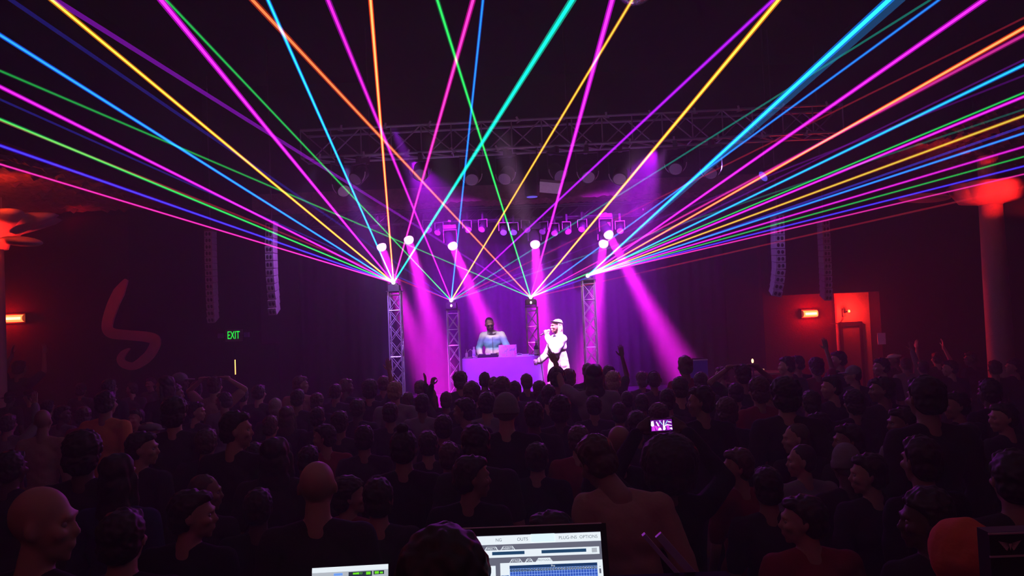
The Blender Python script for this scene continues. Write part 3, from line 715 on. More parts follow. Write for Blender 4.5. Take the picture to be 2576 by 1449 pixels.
def noisy(amp, fr, seed=0):
    rs = np.random.RandomState(seed); ks = rs.randn(26, 3) * fr * .8; ph = rs.rand(26) * 6
    def f(co):
        n = sum(np.sin(co @ k + p) for k, p in zip(ks, ph)) / 4.6
        r = np.linalg.norm(co, axis=1, keepdims=True) + 1e-6
        return co + co / r * (amp * n)[:, None]
    return f
def cut_face(mb_pts, keep): pass
def hair_mesh(kind):
    """hair or headwear in head space: origin in the middle of the head, face along +Y"""
    mb = MB(); vox = .007; sm = 2; df = None
    if kind in ('short', 'buzz', 'phones', 'pony', 'bun', 'visor'):
        t = .004 if kind == 'buzz' else .014
        mb.ell((0, -.024, .036), (.077 + t * .8, .09 + t * .9, .086 + t * .7)); mb.ell((0, -.05, -.02), (.068 + t, .058 + t, .07))
        if kind in ('short',): mb.ell((0, .03, .085), (.062, .055, .036))
        df = noisy(.0012 if kind == 'buzz' else .0032, 130, 3)
    if kind == 'pony':
        mb.path([(0, -.11, .06), (0, -.16, .05), (0, -.17, -.03), (0, -.15, -.13), (0, -.14, -.2)], [.022, .032, .034, .026, .008], 10)
    if kind == 'bun': mb.ell((0, -.05, .142), (.04, .04, .035)); mb.cap((0, -.04, .1), (0, -.05, .14), .03, .03)
    if kind == 'curly':
        mb.ell((0, -.025, .045), (.102, .11, .098)); mb.ell((0, -.06, -.03), (.096, .07, .08)); vox = .006; df = noisy(.0042, 120, 5)
    if kind == 'afro':
        mb.ell((0, -.03, .05), (.165, .16, .155)); mb.ell((0, -.06, -.04), (.15, .11, .11)); vox = .008; df = noisy(.0035, 110, 6)
    if kind == 'long':
        mb.ell((0, -.024, .038), (.09, .1, .092)); mb.ell((0, -.055, -.05), (.092, .06, .12)); mb.ell((0, -.06, -.17), (.1, .045, .12))
        for s in (-1, 1): mb.cap((s * .078, .0, 0), (s * .085, -.01, -.2), .024, .028)
        df = noisy(.005, 55, 8)
    if kind == 'beanie':
        mb.ell((0, -.014, .04), (.088, .105, .108)); mb.lathe([(.086, -.012), (.094, -.01), (.095, .03), (.088, .034)], 24, Matrix.Translation((0, -.014, 0)) @ Matrix.Rotation(-.12, 4, 'X') @ Matrix.Diagonal((1, 1.14, 1, 1)))
    if kind == 'hood':
        mb.ell((0, -.03, .02), (.108, .12, .125)); mb.ell((0, -.05, -.12), (.13, .1, .09)); mb.cap((0, -.13, -.17), (0, -.12, -.1), .05, .06); df = noisy(.004, 40, 2)
    if kind == 'cap':
        mb.ell((0, -.014, .045), (.086, .103, .08)); mb.ell((0, .11, .035), (.066, .075, .009)); mb.ell((0, -.014, .124), (.01, .01, .007))
    if kind == 'brim':
        mb.ell((0, -.01, .06), (.084, .1, .075)); mb.lathe([(.08, .018), (.145, .02), (.15, .026), (.08, .036)], 28, Matrix.Translation((0, -.01, 0)) @ Matrix.Diagonal((1, 1.1, 1, 1)))
    if kind == 'flat':
        mb.ell((0, 0, .06), (.095, .115, .045)); mb.ell((0, .1, .04), (.06, .05, .01))
    me = remesh(mb, vox, sm)
    if kind in ('short', 'buzz', 'phones', 'pony', 'bun', 'curly', 'afro', 'long', 'beanie', 'cap', 'brim', 'flat', 'visor', 'hood'):
        co = np.empty(len(me.vertices) * 3); me.vertices.foreach_get('co', co); co = co.reshape(-1, 3)
        if df: co = df(co)
        # open the face: pull hair below the hairline back behind it
        if kind not in ('cap', 'brim', 'flat', 'beanie'):
            hl = .045; m = (co[:, 2] < hl + .03) & (co[:, 1] > .0); k = np.clip((hl + .03 - co[:, 2]) / .05, 0, 1)
            co[m, 1] *= (1 - .92 * k[m]) if kind != 'hood' else (1 - .5 * k[m])
        else:
            pass
        me.vertices.foreach_set('co', co.ravel()); me.update()
    me.polygons.foreach_set('use_smooth', [True] * len(me.polygons)); me.name = kind
    return me
HAIR = {k: hair_mesh(k) for k in ('short', 'buzz', 'pony', 'bun', 'curly', 'afro', 'long', 'beanie', 'cap', 'brim', 'flat', 'hood')}
HAIR['phones'] = HAIR['short']
HTOP = {'short': .135, 'buzz': .125, 'pony': .132, 'bun': .175, 'curly': .15, 'afro': .205, 'long': .13, 'beanie': .148, 'cap': .128, 'brim': .135, 'flat': .105, 'hood': .145, 'bald': .116, 'phones': .15}
band = MB(); band.path([(.097 * math.cos(a), -.01, .02 + .115 * math.sin(a)) for a in [PI * i / 16 for i in range(17)]], .009, 8)
for s in (-1, 1): band.lathe([(.02, -.014), (.034, -.012), (.034, .012), (.02, .014)], 14, Matrix.Translation((s * .098, -.01, 0)) @ Matrix.Rotation(PI / 2, 4, 'Y'))
BAND = band.mesh('headphones')

def sm(name, col, **k): return mat(name, col, .85, noise=.15, nscale=20, bump=.15, bscale=60, spec=.15, **k)
SKIN = [mat('skin_light', (.40, .22, .16), .55, noise=.1), mat('skin_tan', (.27, .145, .10), .55, noise=.1), mat('skin_brown', (.20, .11, .075), .5, noise=.1), mat('skin_dark', (.09, .05, .035), .5, noise=.1)]
HCOL = {'dark': mat('hair_dark', (.018, .012, .010), .55, noise=.5, nscale=60), 'brown': mat('hair_brown', (.07, .04, .025), .5, noise=.5, nscale=60), 'fair': mat('hair_fair', (.30, .20, .12), .5, noise=.4, nscale=60), 'blond': mat('hair_blond', (.62, .50, .42), .5, noise=.3, nscale=60), 'grey': mat('hair_grey', (.28, .26, .26), .6, noise=.3, nscale=60)}
CLOTH = {'black': sm('cloth_black', (.010, .009, .011)), 'dark': sm('cloth_charcoal', (.028, .024, .03)), 'navy': sm('cloth_navy', (.03, .04, .10)), 'maroon': sm('cloth_maroon', (.22, .03, .03)),
         'grey': sm('cloth_grey', (.20, .18, .20)), 'tan': sm('cloth_tan', (.34, .20, .15)), 'white': sm('cloth_white', (.7, .68, .7)), 'red': sm('cloth_red', (.6, .11, .04)), 'orange': sm('cloth_orange', (.6, .22, .05))}
HATM = {'white': CLOTH['white'], 'dark': CLOTH['black'], 'grey': CLOTH['grey'], 'red': CLOTH['red'], 'brown': CLOTH['tan'], 'fair': CLOTH['tan']}
SHOE = mat('shoe_black', (.02, .02, .02), .4)

TPL = {
 'down': make_template({}),
 'left': make_template(dict(yaw=1.25, pitch=-.05, roll=0)),
 'right': make_template(dict(yaw=-1.25, pitch=-.05)),
 'bow': make_template(dict(pitch=-.35, yaw=.1, hoff=(.0, .03, -.01))),
 'armr': make_template(dict(elr=(.27, .12, 1.60), wrr=(.22, .16, 1.86), hnr=(0, 1, .1), hdr=(-.1, .1, 1), curlr=.15, yaw=.1)),
 'fistl': make_template(dict(ell=(-.29, .14, 1.58), wrl=(-.22, .2, 1.84), hnl=(.6, .8, 0), hdl=(.25, .1, 1), curll=1.35, thl=(1, 0, 0))),
 'both': make_template(dict(elr=(.30, .1, 1.58), wrr=(.24, .2, 1.84), hnr=(-1, .3, 0), hdr=(0, .1, 1), ell=(-.30, .1, 1.58), wrl=(-.24, .2, 1.84), hnl=(1, .3, 0), hdl=(0, .1, 1), curll=.3, curlr=.3, thl=(0, 1, 0), thr=(0, 1, 0))),
 'phone': make_template(dict(elr=(.33, .18, 1.52), wrr=(.145, .43, 1.78), hnr=(-.35, .9, 0), hdr=(-.75, .15, .5), ell=(-.33, .18, 1.52), wrl=(-.145, .43, 1.78), hnl=(.35, .9, 0), hdl=(.75, .15, .5), curll=.8, curlr=.8, thl=(0, 0, -1), thr=(0, 0, -1))),
 'point': make_template(dict(ell=(-.31, .14, 1.53), wrl=(-.36, .30, 1.77), hnl=(0, .6, -.6), hdl=(-.3, .6, .8), curll=.25)),
 'hat': make_template(dict(elr=(.36, .06, 1.58), wrr=(.15, .0, 1.74), hnr=(-.8, 0, -.6), hdr=(-.8, .1, .1), curlr=.5, ell=(-.36, .06, 1.58), wrl=(-.15, 0, 1.74), hnl=(.8, 0, -.6), hdl=(.8, .1, .1), curll=.5)),
 'lean': make_template(dict(toff=(-.05, .05, -.02), hoff=(-.10, .09, -.03), yaw=.6, pitch=-.45, roll=-.2)),
}
EYE = MB().ell((0, 0, 0), (.0115, .0115, .0115), n=12, m=8).mesh('eye')
for k_ in (mat('eye_white', (.3, .27, .26), .2), ): EYE.materials.append(k_)
def person(x, y, z, h, yaw, tpl, hair, hcol, skin, cloth, sleeve, label, group='people in the crowd', build=1.0, hatc=None, name='person', eyes=False, sx=1.0):
    T = TPL[tpl]; s = h / 1.755
    t = thing(name, label, 'person', (x, y, z), yaw, group)
    t.scale = (s * build, s * build, s)
    def ch(nm, me, m, par=t):
        o = bpy.data.objects.new(nm, me); COL.objects.link(o); o.parent = par
        if not me.materials: me.materials.append(m)
        o.material_slots[0].link = 'OBJECT'; o.material_slots[0].material = m; return o
    b = ch('body', T['body'], SKIN[skin]); ch('shirt', T[sleeve], CLOTH[cloth]); ch('trousers', T['trousers'], CLOTH['black']); ch('shoes', T['shoes'], SHOE)
    if eyes:
        for sx_ in (-1, 1):
            q = bpy.data.objects.new('eye', EYE); COL.objects.link(q); q.parent = t; q.matrix_local = T['head'] @ Matrix.Translation((sx_ * .031, .0715, .004))
    if hair != 'bald':
        hat = hair in ('beanie', 'cap', 'brim', 'flat', 'hood')
        o = ch('hood' if hair == 'hood' else 'hat' if hat else 'hair', HAIR[hair], HATM[hcol] if hat else HCOL[hcol]); o.matrix_local = T['head']
        if hair in ('cap', 'brim', 'flat'):
            q = ch('hair', HAIR['buzz'], HCOL['dark'], t); q.matrix_local = T['head'] @ Matrix.Diagonal((1, 1, .9, 1))
        if hair == 'phones': q = ch('headphones', BAND, SHOE, t); q.matrix_local = T['head']
    return t

# ------------------------------------------------------------------ the crowd: pixel x, pixel y of the crown, head width, hair/hat, hair colour, pose, cloth, extra
CROWD = [
 (50, 905, 20, 'short', 'dark', 'both', 'dark'), (378, 949, 18, 'short', 'dark', 'face', 'dark'), (412, 943, 18, 'long', 'dark', 'left', 'dark'), (455, 936, 26, 'cap', 'grey', 'right', 'dark'),
 (276, 951, 34, 'short', 'dark', 'down', 'dark'), (443, 962, 32, 'curly', 'brown', 'right', 'grey'), (494, 957, 22, 'short', 'dark', 'down', 'dark'), (541, 945, 34, 'short', 'brown', 'hat', 'tan'),
 (25, 984, 30, 'brim', 'dark', 'down', 'dark'), (72, 979, 34, 'brim', 'dark', 'left', 'dark'), (122, 1004, 32, 'short', 'dark', 'down', 'dark'), (22, 1040, 40, 'short', 'brown', 'armr', 'grey'),
 (108, 1030, 42, 'bald', 'dark', 'down', 'tan'), (160, 1018, 32, 'short', 'dark', 'right', 'grey'), (212, 1020, 36, 'curly', 'brown', 'down', 'maroon'), (268, 980, 46, 'short', 'dark', 'down', 'orange'),
 (341, 1026, 30, 'short', 'dark', 'face', 'dark'), (378, 1064, 46, 'flat', 'grey', 'right', 'dark'), (440, 992, 64, 'curly', 'dark', 'down', 'dark'), (497, 1010, 40, 'short', 'dark', 'right', 'dark'),
 (598, 1031, 80, 'short', 'dark', 'right', 'dark'), (211, 1075, 92, 'curly', 'dark', 'down', 'dark'), (362, 1083, 80, 'short', 'dark', 'right', 'dark'), (300, 1136, 92, 'long', 'dark', 'down', 'navy'),
 (520, 1192, 92, 'buzz', 'brown', 'right', 'dark'), (112, 1223, 132, 'bald', 'dark', 'right', 'dark'), (490, 1228, 118, 'short', 'dark', 'right', 'black'), (30, 1130, 70, 'short', 'dark', 'down', 'dark'),
 (520, 1075, 60, 'short', 'brown', 'down', 'dark'), (640, 1110, 64, 'short', 'dark', 'down', 'dark'), (330, 962, 28, 'short', 'dark', 'left', 'dark'), (205, 962, 28, 'curly', 'dark', 'down', 'dark'), (560, 985, 36, 'short', 'dark', 'left', 'grey'), (612, 975, 30, 'short', 'dark', 'down', 'dark'),
 # left centre
 (758, 944, 34, 'short', 'brown', 'right', 'tan'), (750, 977, 38, 'short', 'dark', 'down', 'dark'), (652, 966, 28, 'short', 'dark', 'down', 'dark'), (693, 1000, 38, 'buzz', 'grey', 'down', 'dark'),
 (722, 1020, 42, 'long', 'brown', 'down', 'dark'), (681, 1043, 46, 'short', 'brown', 'down', 'dark'), (798, 986, 38, 'curly', 'brown', 'down', 'dark'), (845, 964, 34, 'short', 'dark', 'down', 'dark'),
 (873, 951, 32, 'short', 'brown', 'right', 'dark'), (930, 951, 44, 'curly', 'dark', 'armr', 'dark'), (965, 944, 30, 'short', 'brown', 'down', 'dark'), (993, 957, 40, 'short', 'fair', 'down', 'grey'),
 (1026, 985, 34, 'short', 'brown', 'both', 'dark'), (1058, 955, 32, 'short', 'brown', 'down', 'dark'), (1082, 977, 36, 'long', 'brown', 'down', 'dark'), (1062, 988, 44, 'short', 'dark', 'down', 'grey'),
 (1122, 984, 36, 'short', 'brown', 'fistl', 'dark'), (1156, 931, 42, 'curly', 'dark', 'down', 'dark'), (1185, 957, 41, 'short', 'brown', 'down', 'dark'), (1219, 935, 31, 'short', 'dark', 'down', 'dark'),
 (1241, 947, 20, 'short', 'brown', 'down', 'dark'), (1262, 944, 46, 'curly', 'brown', 'down', 'dark'), (1225, 983, 50, 'short', 'dark', 'down', 'grey'), (1192, 985, 30, 'short', 'dark', 'down', 'dark'),
 (1272, 985, 66, 'beanie', 'grey', 'down', 'black'), (1164, 999, 64, 'short', 'dark', 'left', 'dark'), (981, 1010, 46, 'short', 'dark', 'down', 'dark'), (855, 1031, 52, 'short', 'dark', 'down', 'dark'),
 (800, 1022, 44, 'short', 'dark', 'down', 'dark'), (1014, 1062, 68, 'bun', 'dark', 'down', 'black'), (1115, 1040, 56, 'short', 'dark', 'down', 'dark'), (1194, 1062, 68, 'short', 'dark', 'down', 'dark'),
 (1075, 1080, 40, 'short', 'dark', 'down', 'dark'), (693, 1096, 76, 'long', 'dark', 'down', 'dark'), (778, 1118, 54, 'short', 'dark', 'down', 'dark'), (797, 1159, 76, 'bald', 'dark', 'down', 'dark'),
 (884, 1192, 116, 'curly', 'dark', 'right', 'maroon'), (949, 1196, 56, 'short', 'dark', 'down', 'dark'), (1190, 1142, 98, 'short', 'dark', 'right', 'black'), (812, 1066, 60, 'short', 'dark', 'left', 'maroon'),
 (915, 1066, 56, 'short', 'dark', 'down', 'dark'), (900, 1001, 40, 'short', 'dark', 'down', 'dark'), (1128, 1108, 60, 'short', 'brown', 'down', 'dark'),
 # right centre
 (1323, 939, 34, 'short', 'brown', 'down', 'dark'), (1294, 957, 36, 'short', 'dark', 'down', 'dark'), (1357, 955, 36, 'curly', 'brown', 'down', 'dark'), (1380, 966, 44, 'short', 'dark', 'down', 'dark'),
 (1399, 918, 45, 'phones', 'dark', 'down', 'dark'), (1429, 925, 34, 'curly', 'brown', 'down', 'dark'), (1493, 914, 47, 'long', 'dark', 'point', 'grey'), (1478, 913, 26, 'short', 'brown', 'down', 'dark'),
 (1540, 930, 42, 'curly', 'fair', 'down', 'dark'), (1530, 917, 36, 'short', 'dark', 'armr', 'dark'), (1613, 932, 33, 'curly', 'brown', 'down', 'dark'), (1643, 931, 44, 'phones', 'dark', 'down', 'dark'),
 (1721, 893, 36, 'short', 'brown', 'down', 'maroon'), (1709, 946, 45, 'short', 'dark', 'down', 'dark'), (1762, 934, 42, 'short', 'dark', 'down', 'dark'), (1812, 921, 39, 'short', 'brown', 'left', 'dark'),
 (1865, 914, 43, 'short', 'dark', 'hat', 'dark'), (1905, 943, 56, 'curly', 'brown', 'down', 'maroon'), (1849, 961, 46, 'short', 'dark', 'down', 'dark'), (1757, 968, 68, 'short', 'dark', 'left', 'black'),
 (1678, 975, 48, 'short', 'dark', 'down', 'dark'), (1577, 982, 42, 'short', 'dark', 'down', 'dark'), (1408, 990, 64, 'curly', 'dark', 'down', 'dark'), (1341, 1006, 57, 'short', 'dark', 'down', 'dark'),
 (1493, 993, 45, 'short', 'dark', 'down', 'dark'), (1613, 988, 44, 'short', 'dark', 'down', 'dark'), (1654, 1010, 50, 'curly', 'brown', 'down', 'dark'), (1825, 995, 58, 'curly', 'brown', 'down', 'dark'),
 (1937, 985, 50, 'short', 'brown', 'left', 'dark'), (1455, 1066, 58, 'short', 'brown', 'down', 'maroon'), (1470, 1097, 92, 'short', 'brown', 'lean', 'tan'), (1556, 1070, 64, 'bald', 'dark', 'down', 'black'),
 (1680, 1086, 148, 'afro', 'dark', 'phone', 'black'), (1849, 1125, 102, 'short', 'brown', 'left', 'maroon'), (1375, 1283, 80, 'short', 'dark', 'left', 'black'), (1556, 1010, 40, 'short', 'dark', 'down', 'dark'),
 (1600, 1030, 44, 'short', 'dark', 'down', 'dark'), (1350, 1110, 58, 'short', 'dark', 'down', 'black'),
 # right
 (1975, 895, 30, 'short', 'dark', 'left', 'dark'), (2000, 893, 32, 'short', 'dark', 'left', 'dark'), (2105, 882, 34, 'short', 'dark', 'left', 'dark'), (2050, 896, 34, 'curly', 'dark', 'armr', 'maroon'),
 (2142, 918, 48, 'cap', 'grey', 'left', 'dark'), (2249, 890, 33, 'flat', 'white', 'left', 'dark'), (2213, 899, 44, 'short', 'dark', 'left', 'dark'), (2275, 898, 26, 'short', 'brown', 'armr', 'grey'),
 (2355, 885, 24, 'short', 'dark', 'both', 'dark'), (2438, 884, 25, 'short', 'dark', 'left', 'dark'), (1973, 942, 74, 'curly', 'dark', 'down', 'dark'), (2038, 979, 58, 'short', 'dark', 'down', 'dark'),
 (2087, 942, 58, 'short', 'dark', 'left', 'dark'), (2144, 975, 66, 'curly', 'dark', 'down', 'dark'), (2213, 946, 70, 'short', 'dark', 'left', 'dark'), (2322, 942, 70, 'short', 'dark', 'down', 'dark'),
 (2400, 983, 70, 'short', 'dark', 'left', 'dark'), (2485, 950, 56, 'short', 'dark', 'down', 'dark'), (2261, 1023, 78, 'short', 'dark', 'left', 'grey'), (2517, 1010, 66, 'short', 'dark', 'left', 'dark'),
 (1997, 1064, 72, 'buzz', 'brown', 'left', 'dark'), (2054, 1036, 58, 'short', 'dark', 'left', 'dark'), (2127, 1064, 74, 'short', 'dark', 'left', 'dark'), (2010, 1117, 90, 'buzz', 'dark', 'left', 'grey'),
 (2124, 1112, 84, 'beanie', 'grey', 'down', 'dark'), (2176, 1138, 84, 'short', 'dark', 'left', 'dark'), (2544, 1126, 96, 'short', 'dark', 'down', 'dark'), (2310, 1092, 96, 'short', 'dark', 'down', 'black'),
 (1926, 1169, 62, 'short', 'dark', 'down', 'dark'), (2010, 1243, 124, 'short', 'dark', 'left', 'maroon'), (2314, 1218, 136, 'curly', 'dark', 'left', 'dark'), (2408, 1296, 162, 'hood', 'red', 'down', 'red'),
 (2386, 905, 28, 'short', 'dark', 'left', 'dark'), (2500, 905, 30, 'short', 'dark', 'down', 'dark'), (2545, 900, 30, 'curly', 'dark', 'left', 'dark'), (2430, 1060, 74, 'long', 'dark', 'down', 'dark'), (2320, 905, 26, 'short', 'dark', 'down', 'dark'),
 (650, 1225, 90, 'short', 'dark', 'down', 'black'), (310, 1275, 112, 'short', 'dark', 'down', 'black'),
]
HDESC = {'short': '-haired person', 'buzz': ' close-cropped person', 'pony': ' ponytailed person', 'bun': '-haired person with a top bun', 'curly': ' curly-haired person', 'afro': '-haired person with a big afro', 'long': ' long-haired person'}
HATD = {'beanie': 'knit beanie', 'cap': 'peaked cap', 'brim': 'round brimmed hat', 'flat': 'flat cap', 'hood': 'hood up'}
PD = {'down': '', 'left': ' turned left', 'right': ' turned right', 'bow': '', 'armr': ' with one arm raised', 'fistl': ' raising a fist', 'both': ' with both hands up', 'phone': ' filming with a phone', 'point': ' reaching toward the singer', 'hat': ' with hands on head', 'lean': ' leaning left', 'face': ' facing the camera'}
MARKS = [(28, 'left red wall lamp'), (170, 'gap left of the scroll ornament'), (330, 'red scroll ornament'), (460, 'gap left of the EXIT sign'), (587, 'EXIT sign'), (690, 'left line array'), (810, 'gap right of the left line array'), (900, 'gap left of the leftmost tower'), (997, 'leftmost truss tower'), (1080, 'gap beside the second tower'), (1145, 'second truss tower'),
         (1235, 'man at the table'), (1325, 'third truss tower'), (1400, 'singer'), (1487, 'rightmost truss tower'), (1580, 'gap right of the rightmost tower'), (1680, 'diagonal magenta beam'), (1750, 'blue case'), (1850, 'gap left of the right line array'), (1955, 'right line array'), (2040, 'small red wall lamp'), (2130, 'bright red wall patch'), (2218, 'paper notice'), (2330, 'gap left of the lit column'), (2455, 'lit column'), (2550, 'right picture edge')]
ORD = ['', 'second', 'third', 'fourth', 'fifth', 'sixth', 'seventh', 'eighth', 'ninth', 'tenth', 'eleventh', 'twelfth', 'thirteenth', 'fourteenth']
rnd = random.Random(11)
ppl = []; D0 = {}
for c in CROWD:
    px, py, w, hair, hc, pose, cl = c
    wm = {'afro': .335, 'curly': .215, 'hood': .225, 'brim': .24, 'bald': .158, 'buzz': .17, 'beanie': .19, 'long': .2, 'phones': .2}.get(hair, .185)
    if pose in ('left', 'right'): wm += .045
    d = F * wm / w
    yh = 800 - .041 * (px - CXP); r = 0
    h = 2.4 - (py - yh) * d / F
    lo, hi = 1.56, 1.90
    if hair == 'afro': hi = 1.9
    if px == 1721: lo, hi = 1.9, 2.1
    h2 = min(hi, max(lo, h))
    if h2 != h: d = (2.4 - h2) * F / max(8, py - yh)
    d = min(d, 11.4 if abs(px - CXP) < 900 else 13.0)
    ppl.append([px, py, d, c]); D0[(px, py)] = d
# keep everyone in front of the stage and pull apart people who would overlap, along their line of sight
def pos(p): q = at(p[0], p[1], p[2]); return q
for p in ppl:
    x = (p[0] - CXP) / F * p[2]
    if abs(x) < 5.5: p[2] = min(p[2], 10.35)
for it in range(120):
    moved = 0
    for i in range(len(ppl)):
        for j in range(i + 1, len(ppl)):
            a, b = ppl[i], ppl[j]; qa, qb = pos(a), pos(b); dd = math.hypot(qa.x - qb.x, qa.y - qb.y)
            if dd < .50:
                s = .04 if (a[2] > b[2] or (a[2] == b[2] and a[1] < b[1])) else -.04
                for q, k in ((a, s), (b, -s)):
                    nd = q[2] + k; z = at(q[0], q[1], nd).z
                    if 1.5 < z < 2.0 and nd > 1.9 and .87 - .1 * (D0[(q[0], q[1])] > 7) < nd / D0[(q[0], q[1])] < 1.15 + .2 * (D0[(q[0], q[1])] > 7) and nd < 13.4 and (abs(at(q[0], q[1], nd).x) > 5.5 or nd < 10.4): q[2] = nd; moved += 1
    if not moved: break
# labels: column below a landmark, rank from the top
for p in ppl: p.append(min(range(len(MARKS)), key=lambda i: abs(MARKS[i][0] - p[0])))
for m in range(len(MARKS)):
    g = sorted([p for p in ppl if p[4] == m], key=lambda p: p[1])
    for k, p in enumerate(g):
        px, py, w, hair, hc, pose, cl = p[3]
        pd = '' if pose == 'lean' and 0 else PD[pose]
        if hair == 'bald': s = 'bald person' + pd
        elif hair == 'phones': s = 'person wearing headphones' + pd
        elif hair in HATD: s = (('red ' if hc == 'red' else '') + 'person with ' + HATD[hair] if hair == 'hood' else 'person in %s %s' % (hc, HATD[hair])) + pd
        else: s = hc + HDESC[hair] + pd
        if hair == 'hood': s = 'person in red with hood up'
        rank = 'highest head' if k == 0 else ORD[k] + ' head down'
        s += ', %s below the %s' % (rank, MARKS[m][1])
        if len(s.split()) > 16: s = s.replace('highest head', 'highest').replace(' head down', '').replace('below the gap', 'below gap').replace(' with a top bun', '').replace(' with a big afro', '')
        p.append(s)
SKW = [0, 0, 1, 1, 2, 3]
PHONE_P = None
for p in ppl:
    px, py, w, hair, hc, pose, cl = p[3]
    top = at(px, py, p[2]); tpl = {'face': 'down'}.get(pose, pose)
    yaw = {'face': PI - .3}.get(pose, rnd.uniform(-.22, .22))
    if pose in ('left',): yaw = rnd.uniform(0, .3)
    if pose in ('right',): yaw = -rnd.uniform(0, .3)
    if pose in ('phone', 'point', 'armr', 'fistl', 'both'): yaw = -.11 if pose == 'phone' else 0
    T = TPL[tpl]; loc = T['head'] @ V((0, 0, HTOP[hair])); s = top.z / loc.z; h = s * 1.755
    sk = rnd.choice(SKW); fat = rnd.uniform(.93, 1.08)
    off = Matrix.Rotation(yaw, 3, 'Z') @ V((loc.x * s * fat, loc.y * s * fat, 0))
    slv = 'long' if rnd.random() < .4 else 'tee'
    if px in (884, 2010, 1849): slv = 'tee'; sk = 0
    if hair == 'bald': sk = 0 if px in (112, 797) else 1
    if px in (1190, 1470, 1493): sk = 1
    if px == 1721: h = h
    o = person(top.x - off.x, top.y - off.y, 0, h, yaw, tpl, hair, hc, sk, cl, slv, p[5], build=fat, eyes=(w >= 60 and pose in ('left', 'right')))
    if pose == 'phone': PHONE_P = (o, s, fat)
    if pose == 'fistl': pass

# ------------------------------------------------------------------ phone held up in the crowd
bpy.context.view_layer.update()
o, s, fat = PHONE_P; J = TPL['phone']['J']
pc = o.matrix_world @ ((J['wrl'] + J['wrr']) / 2 + V((0, -.005, .035)))
PW, PH = .128, .066
t = thing('phone', 'smartphone held sideways above the big afro, its screen showing the lasers', 'phone', pc)
t.rotation_euler = (-.1, -.02, 0)
MB().box((-PW / 2 - .009, 0, -PH / 2 - .004), (PW / 2 + .009, .009, PH / 2 + .004)).build('case', mat('phone_case', (.02, .02, .02), .3), t)
sc = MB().box((-PW / 2, -.0015, -PH / 2), (PW / 2, 0, PH / 2)).build('screen', mat('phone_screen_dark', (.02, 0, .05), emis=(.16, .01, .3), es=1), t)
em1 = mat('phone_screen_white', (1, .9, 1), emis=(1, .8, 1), es=2.2); em2 = mat('phone_screen_magenta', (.8, .2, .9), emis=(.7, .05, .8), es=1.2); em3 = mat('phone_screen_cyan', (.3, .8, 1), emis=(.3, .8, 1), es=1.5)
def flat(mb, pts, y): mb.add([(x * PW / 2, y, z * PH / 2) for x, z in pts], [tuple(range(len(pts)))])
pk = MB()
for a in ([(-.95, -.9), (-.9, -.1), (-.7, -.1), (-.6, -.9)], [(-.5, -.9), (-.7, 0), (-.5, 0), (-.2, -.9)], [(-.2, -.9), (-.4, 0), (-.25, 0), (.05, -.9)], [(.5, -.85), (.4, .1), (.65, .1), (.75, -.85)], [(-.1, .9), (-.35, .1), (-.3, .1), (.0, .9)]): flat(pk, a, -.0021)
pk.build('picture', em2, sc)
pw = MB()
for a in ([(-1, .0), (-.95, .75), (-.75, .85), (-.7, 0), (-.85, -.15)], [(-.5, .6), (-.45, .75), (-.2, -.1), (-.35, -.1)], [(.12, -.2), (.2, .85), (.28, .85), (.24, -.2)], [(.1, -.85), (.15, -.1), (.3, -.1), (.35, -.7), (.25, -.9)], [(-.35, -.9), (-.3, -.5), (-.1, -.45), (-.05, -.85)], [(.6, .5), (.65, .65), (.95, .5), (.95, .4)], [(.72, -.55), (.95, -.5), (.98, -.85), (.85, -.8)], [(.2, -.2), (.5, .15), (.95, -.1), (.95, -.2), (.5, 0), (.25, -.3)]): flat(pw, a, -.0024)
pw.build('picture', em1, sc)
pcn = MB()
for a in ([(-.22, .85), (-.15, .9), (.1, .1), (.05, .1)], [(.3, .05), (.55, .8), (.62, .8), (.36, .05)]): flat(pcn, a, -.0026)
pcn.build('picture', em3, sc)

# ------------------------------------------------------------------ table and gear on stage
TY = 12.2
tl, trr = at(1163, 905, TY), at(1364, 893, TY); TZ = (tl.z + trr.z) / 2; XC = (tl.x + trr.x) / 2; TW2 = (trr.x - tl.x) / 2
TTOP = TZ
t = thing('folding_table', 'folding table on stage hidden under the long violet cloth', 'table', (XC, TY + .3, STAGE_Z))
MB().box((-TW2 + .02, -.29, TTOP - STAGE_Z - .04), (TW2 - .02, .29, TTOP - STAGE_Z - .008)).build('tabletop', mat('table_plastic', (.5, .5, .5), .6), t)
for x in (-TW2 + .08, TW2 - .08):
    for y in (-.24, .24): MB().tube((x, y, 0), (x, y, TTOP - STAGE_Z - .04), .015).build('leg', STEEL, t)
# cloth: top sheet plus skirt with soft folds
vs, fs = [], []
per = []; X0, X1, Y0, Y1 = XC - TW2, XC + TW2, TY, TY + .6
def edge(a, b, n): return [(a[0] + (b[0] - a[0]) * i / n, a[1] + (b[1] - a[1]) * i / n) for i in range(n)]
per = edge((X0, Y0), (X1, Y0), 90) + edge((X1, Y0), (X1, Y1), 40) + edge((X1, Y1), (X0, Y1), 90) + edge((X0, Y1), (X0, Y0), 40)
n = len(per); rows = 9
for r_ in range(rows):
    f = r_ / (rows - 1); z = TTOP - f * (TTOP - STAGE_Z - .03)
    for i, (x, y) in enumerate(per):
        nx, ny = (0, -1) if i < 90 else (1, 0) if i < 130 else (0, 1) if i < 220 else (-1, 0)
        a = f * (.006 * math.sin(i * .42) + .009 * math.sin(i * .19 + 1) + .012) + .004
        vs.append((x + nx * a, y + ny * a, z))
for r_ in range(rows - 1):
    for i in range(n): fs.append((r_ * n + i, r_ * n + (i + 1) % n, (r_ + 1) * n + (i + 1) % n, (r_ + 1) * n + i))
fs.append(tuple(range(n)))
me = bpy.data.meshes.new('cloth'); me.from_pydata(vs, [], fs); me.update()
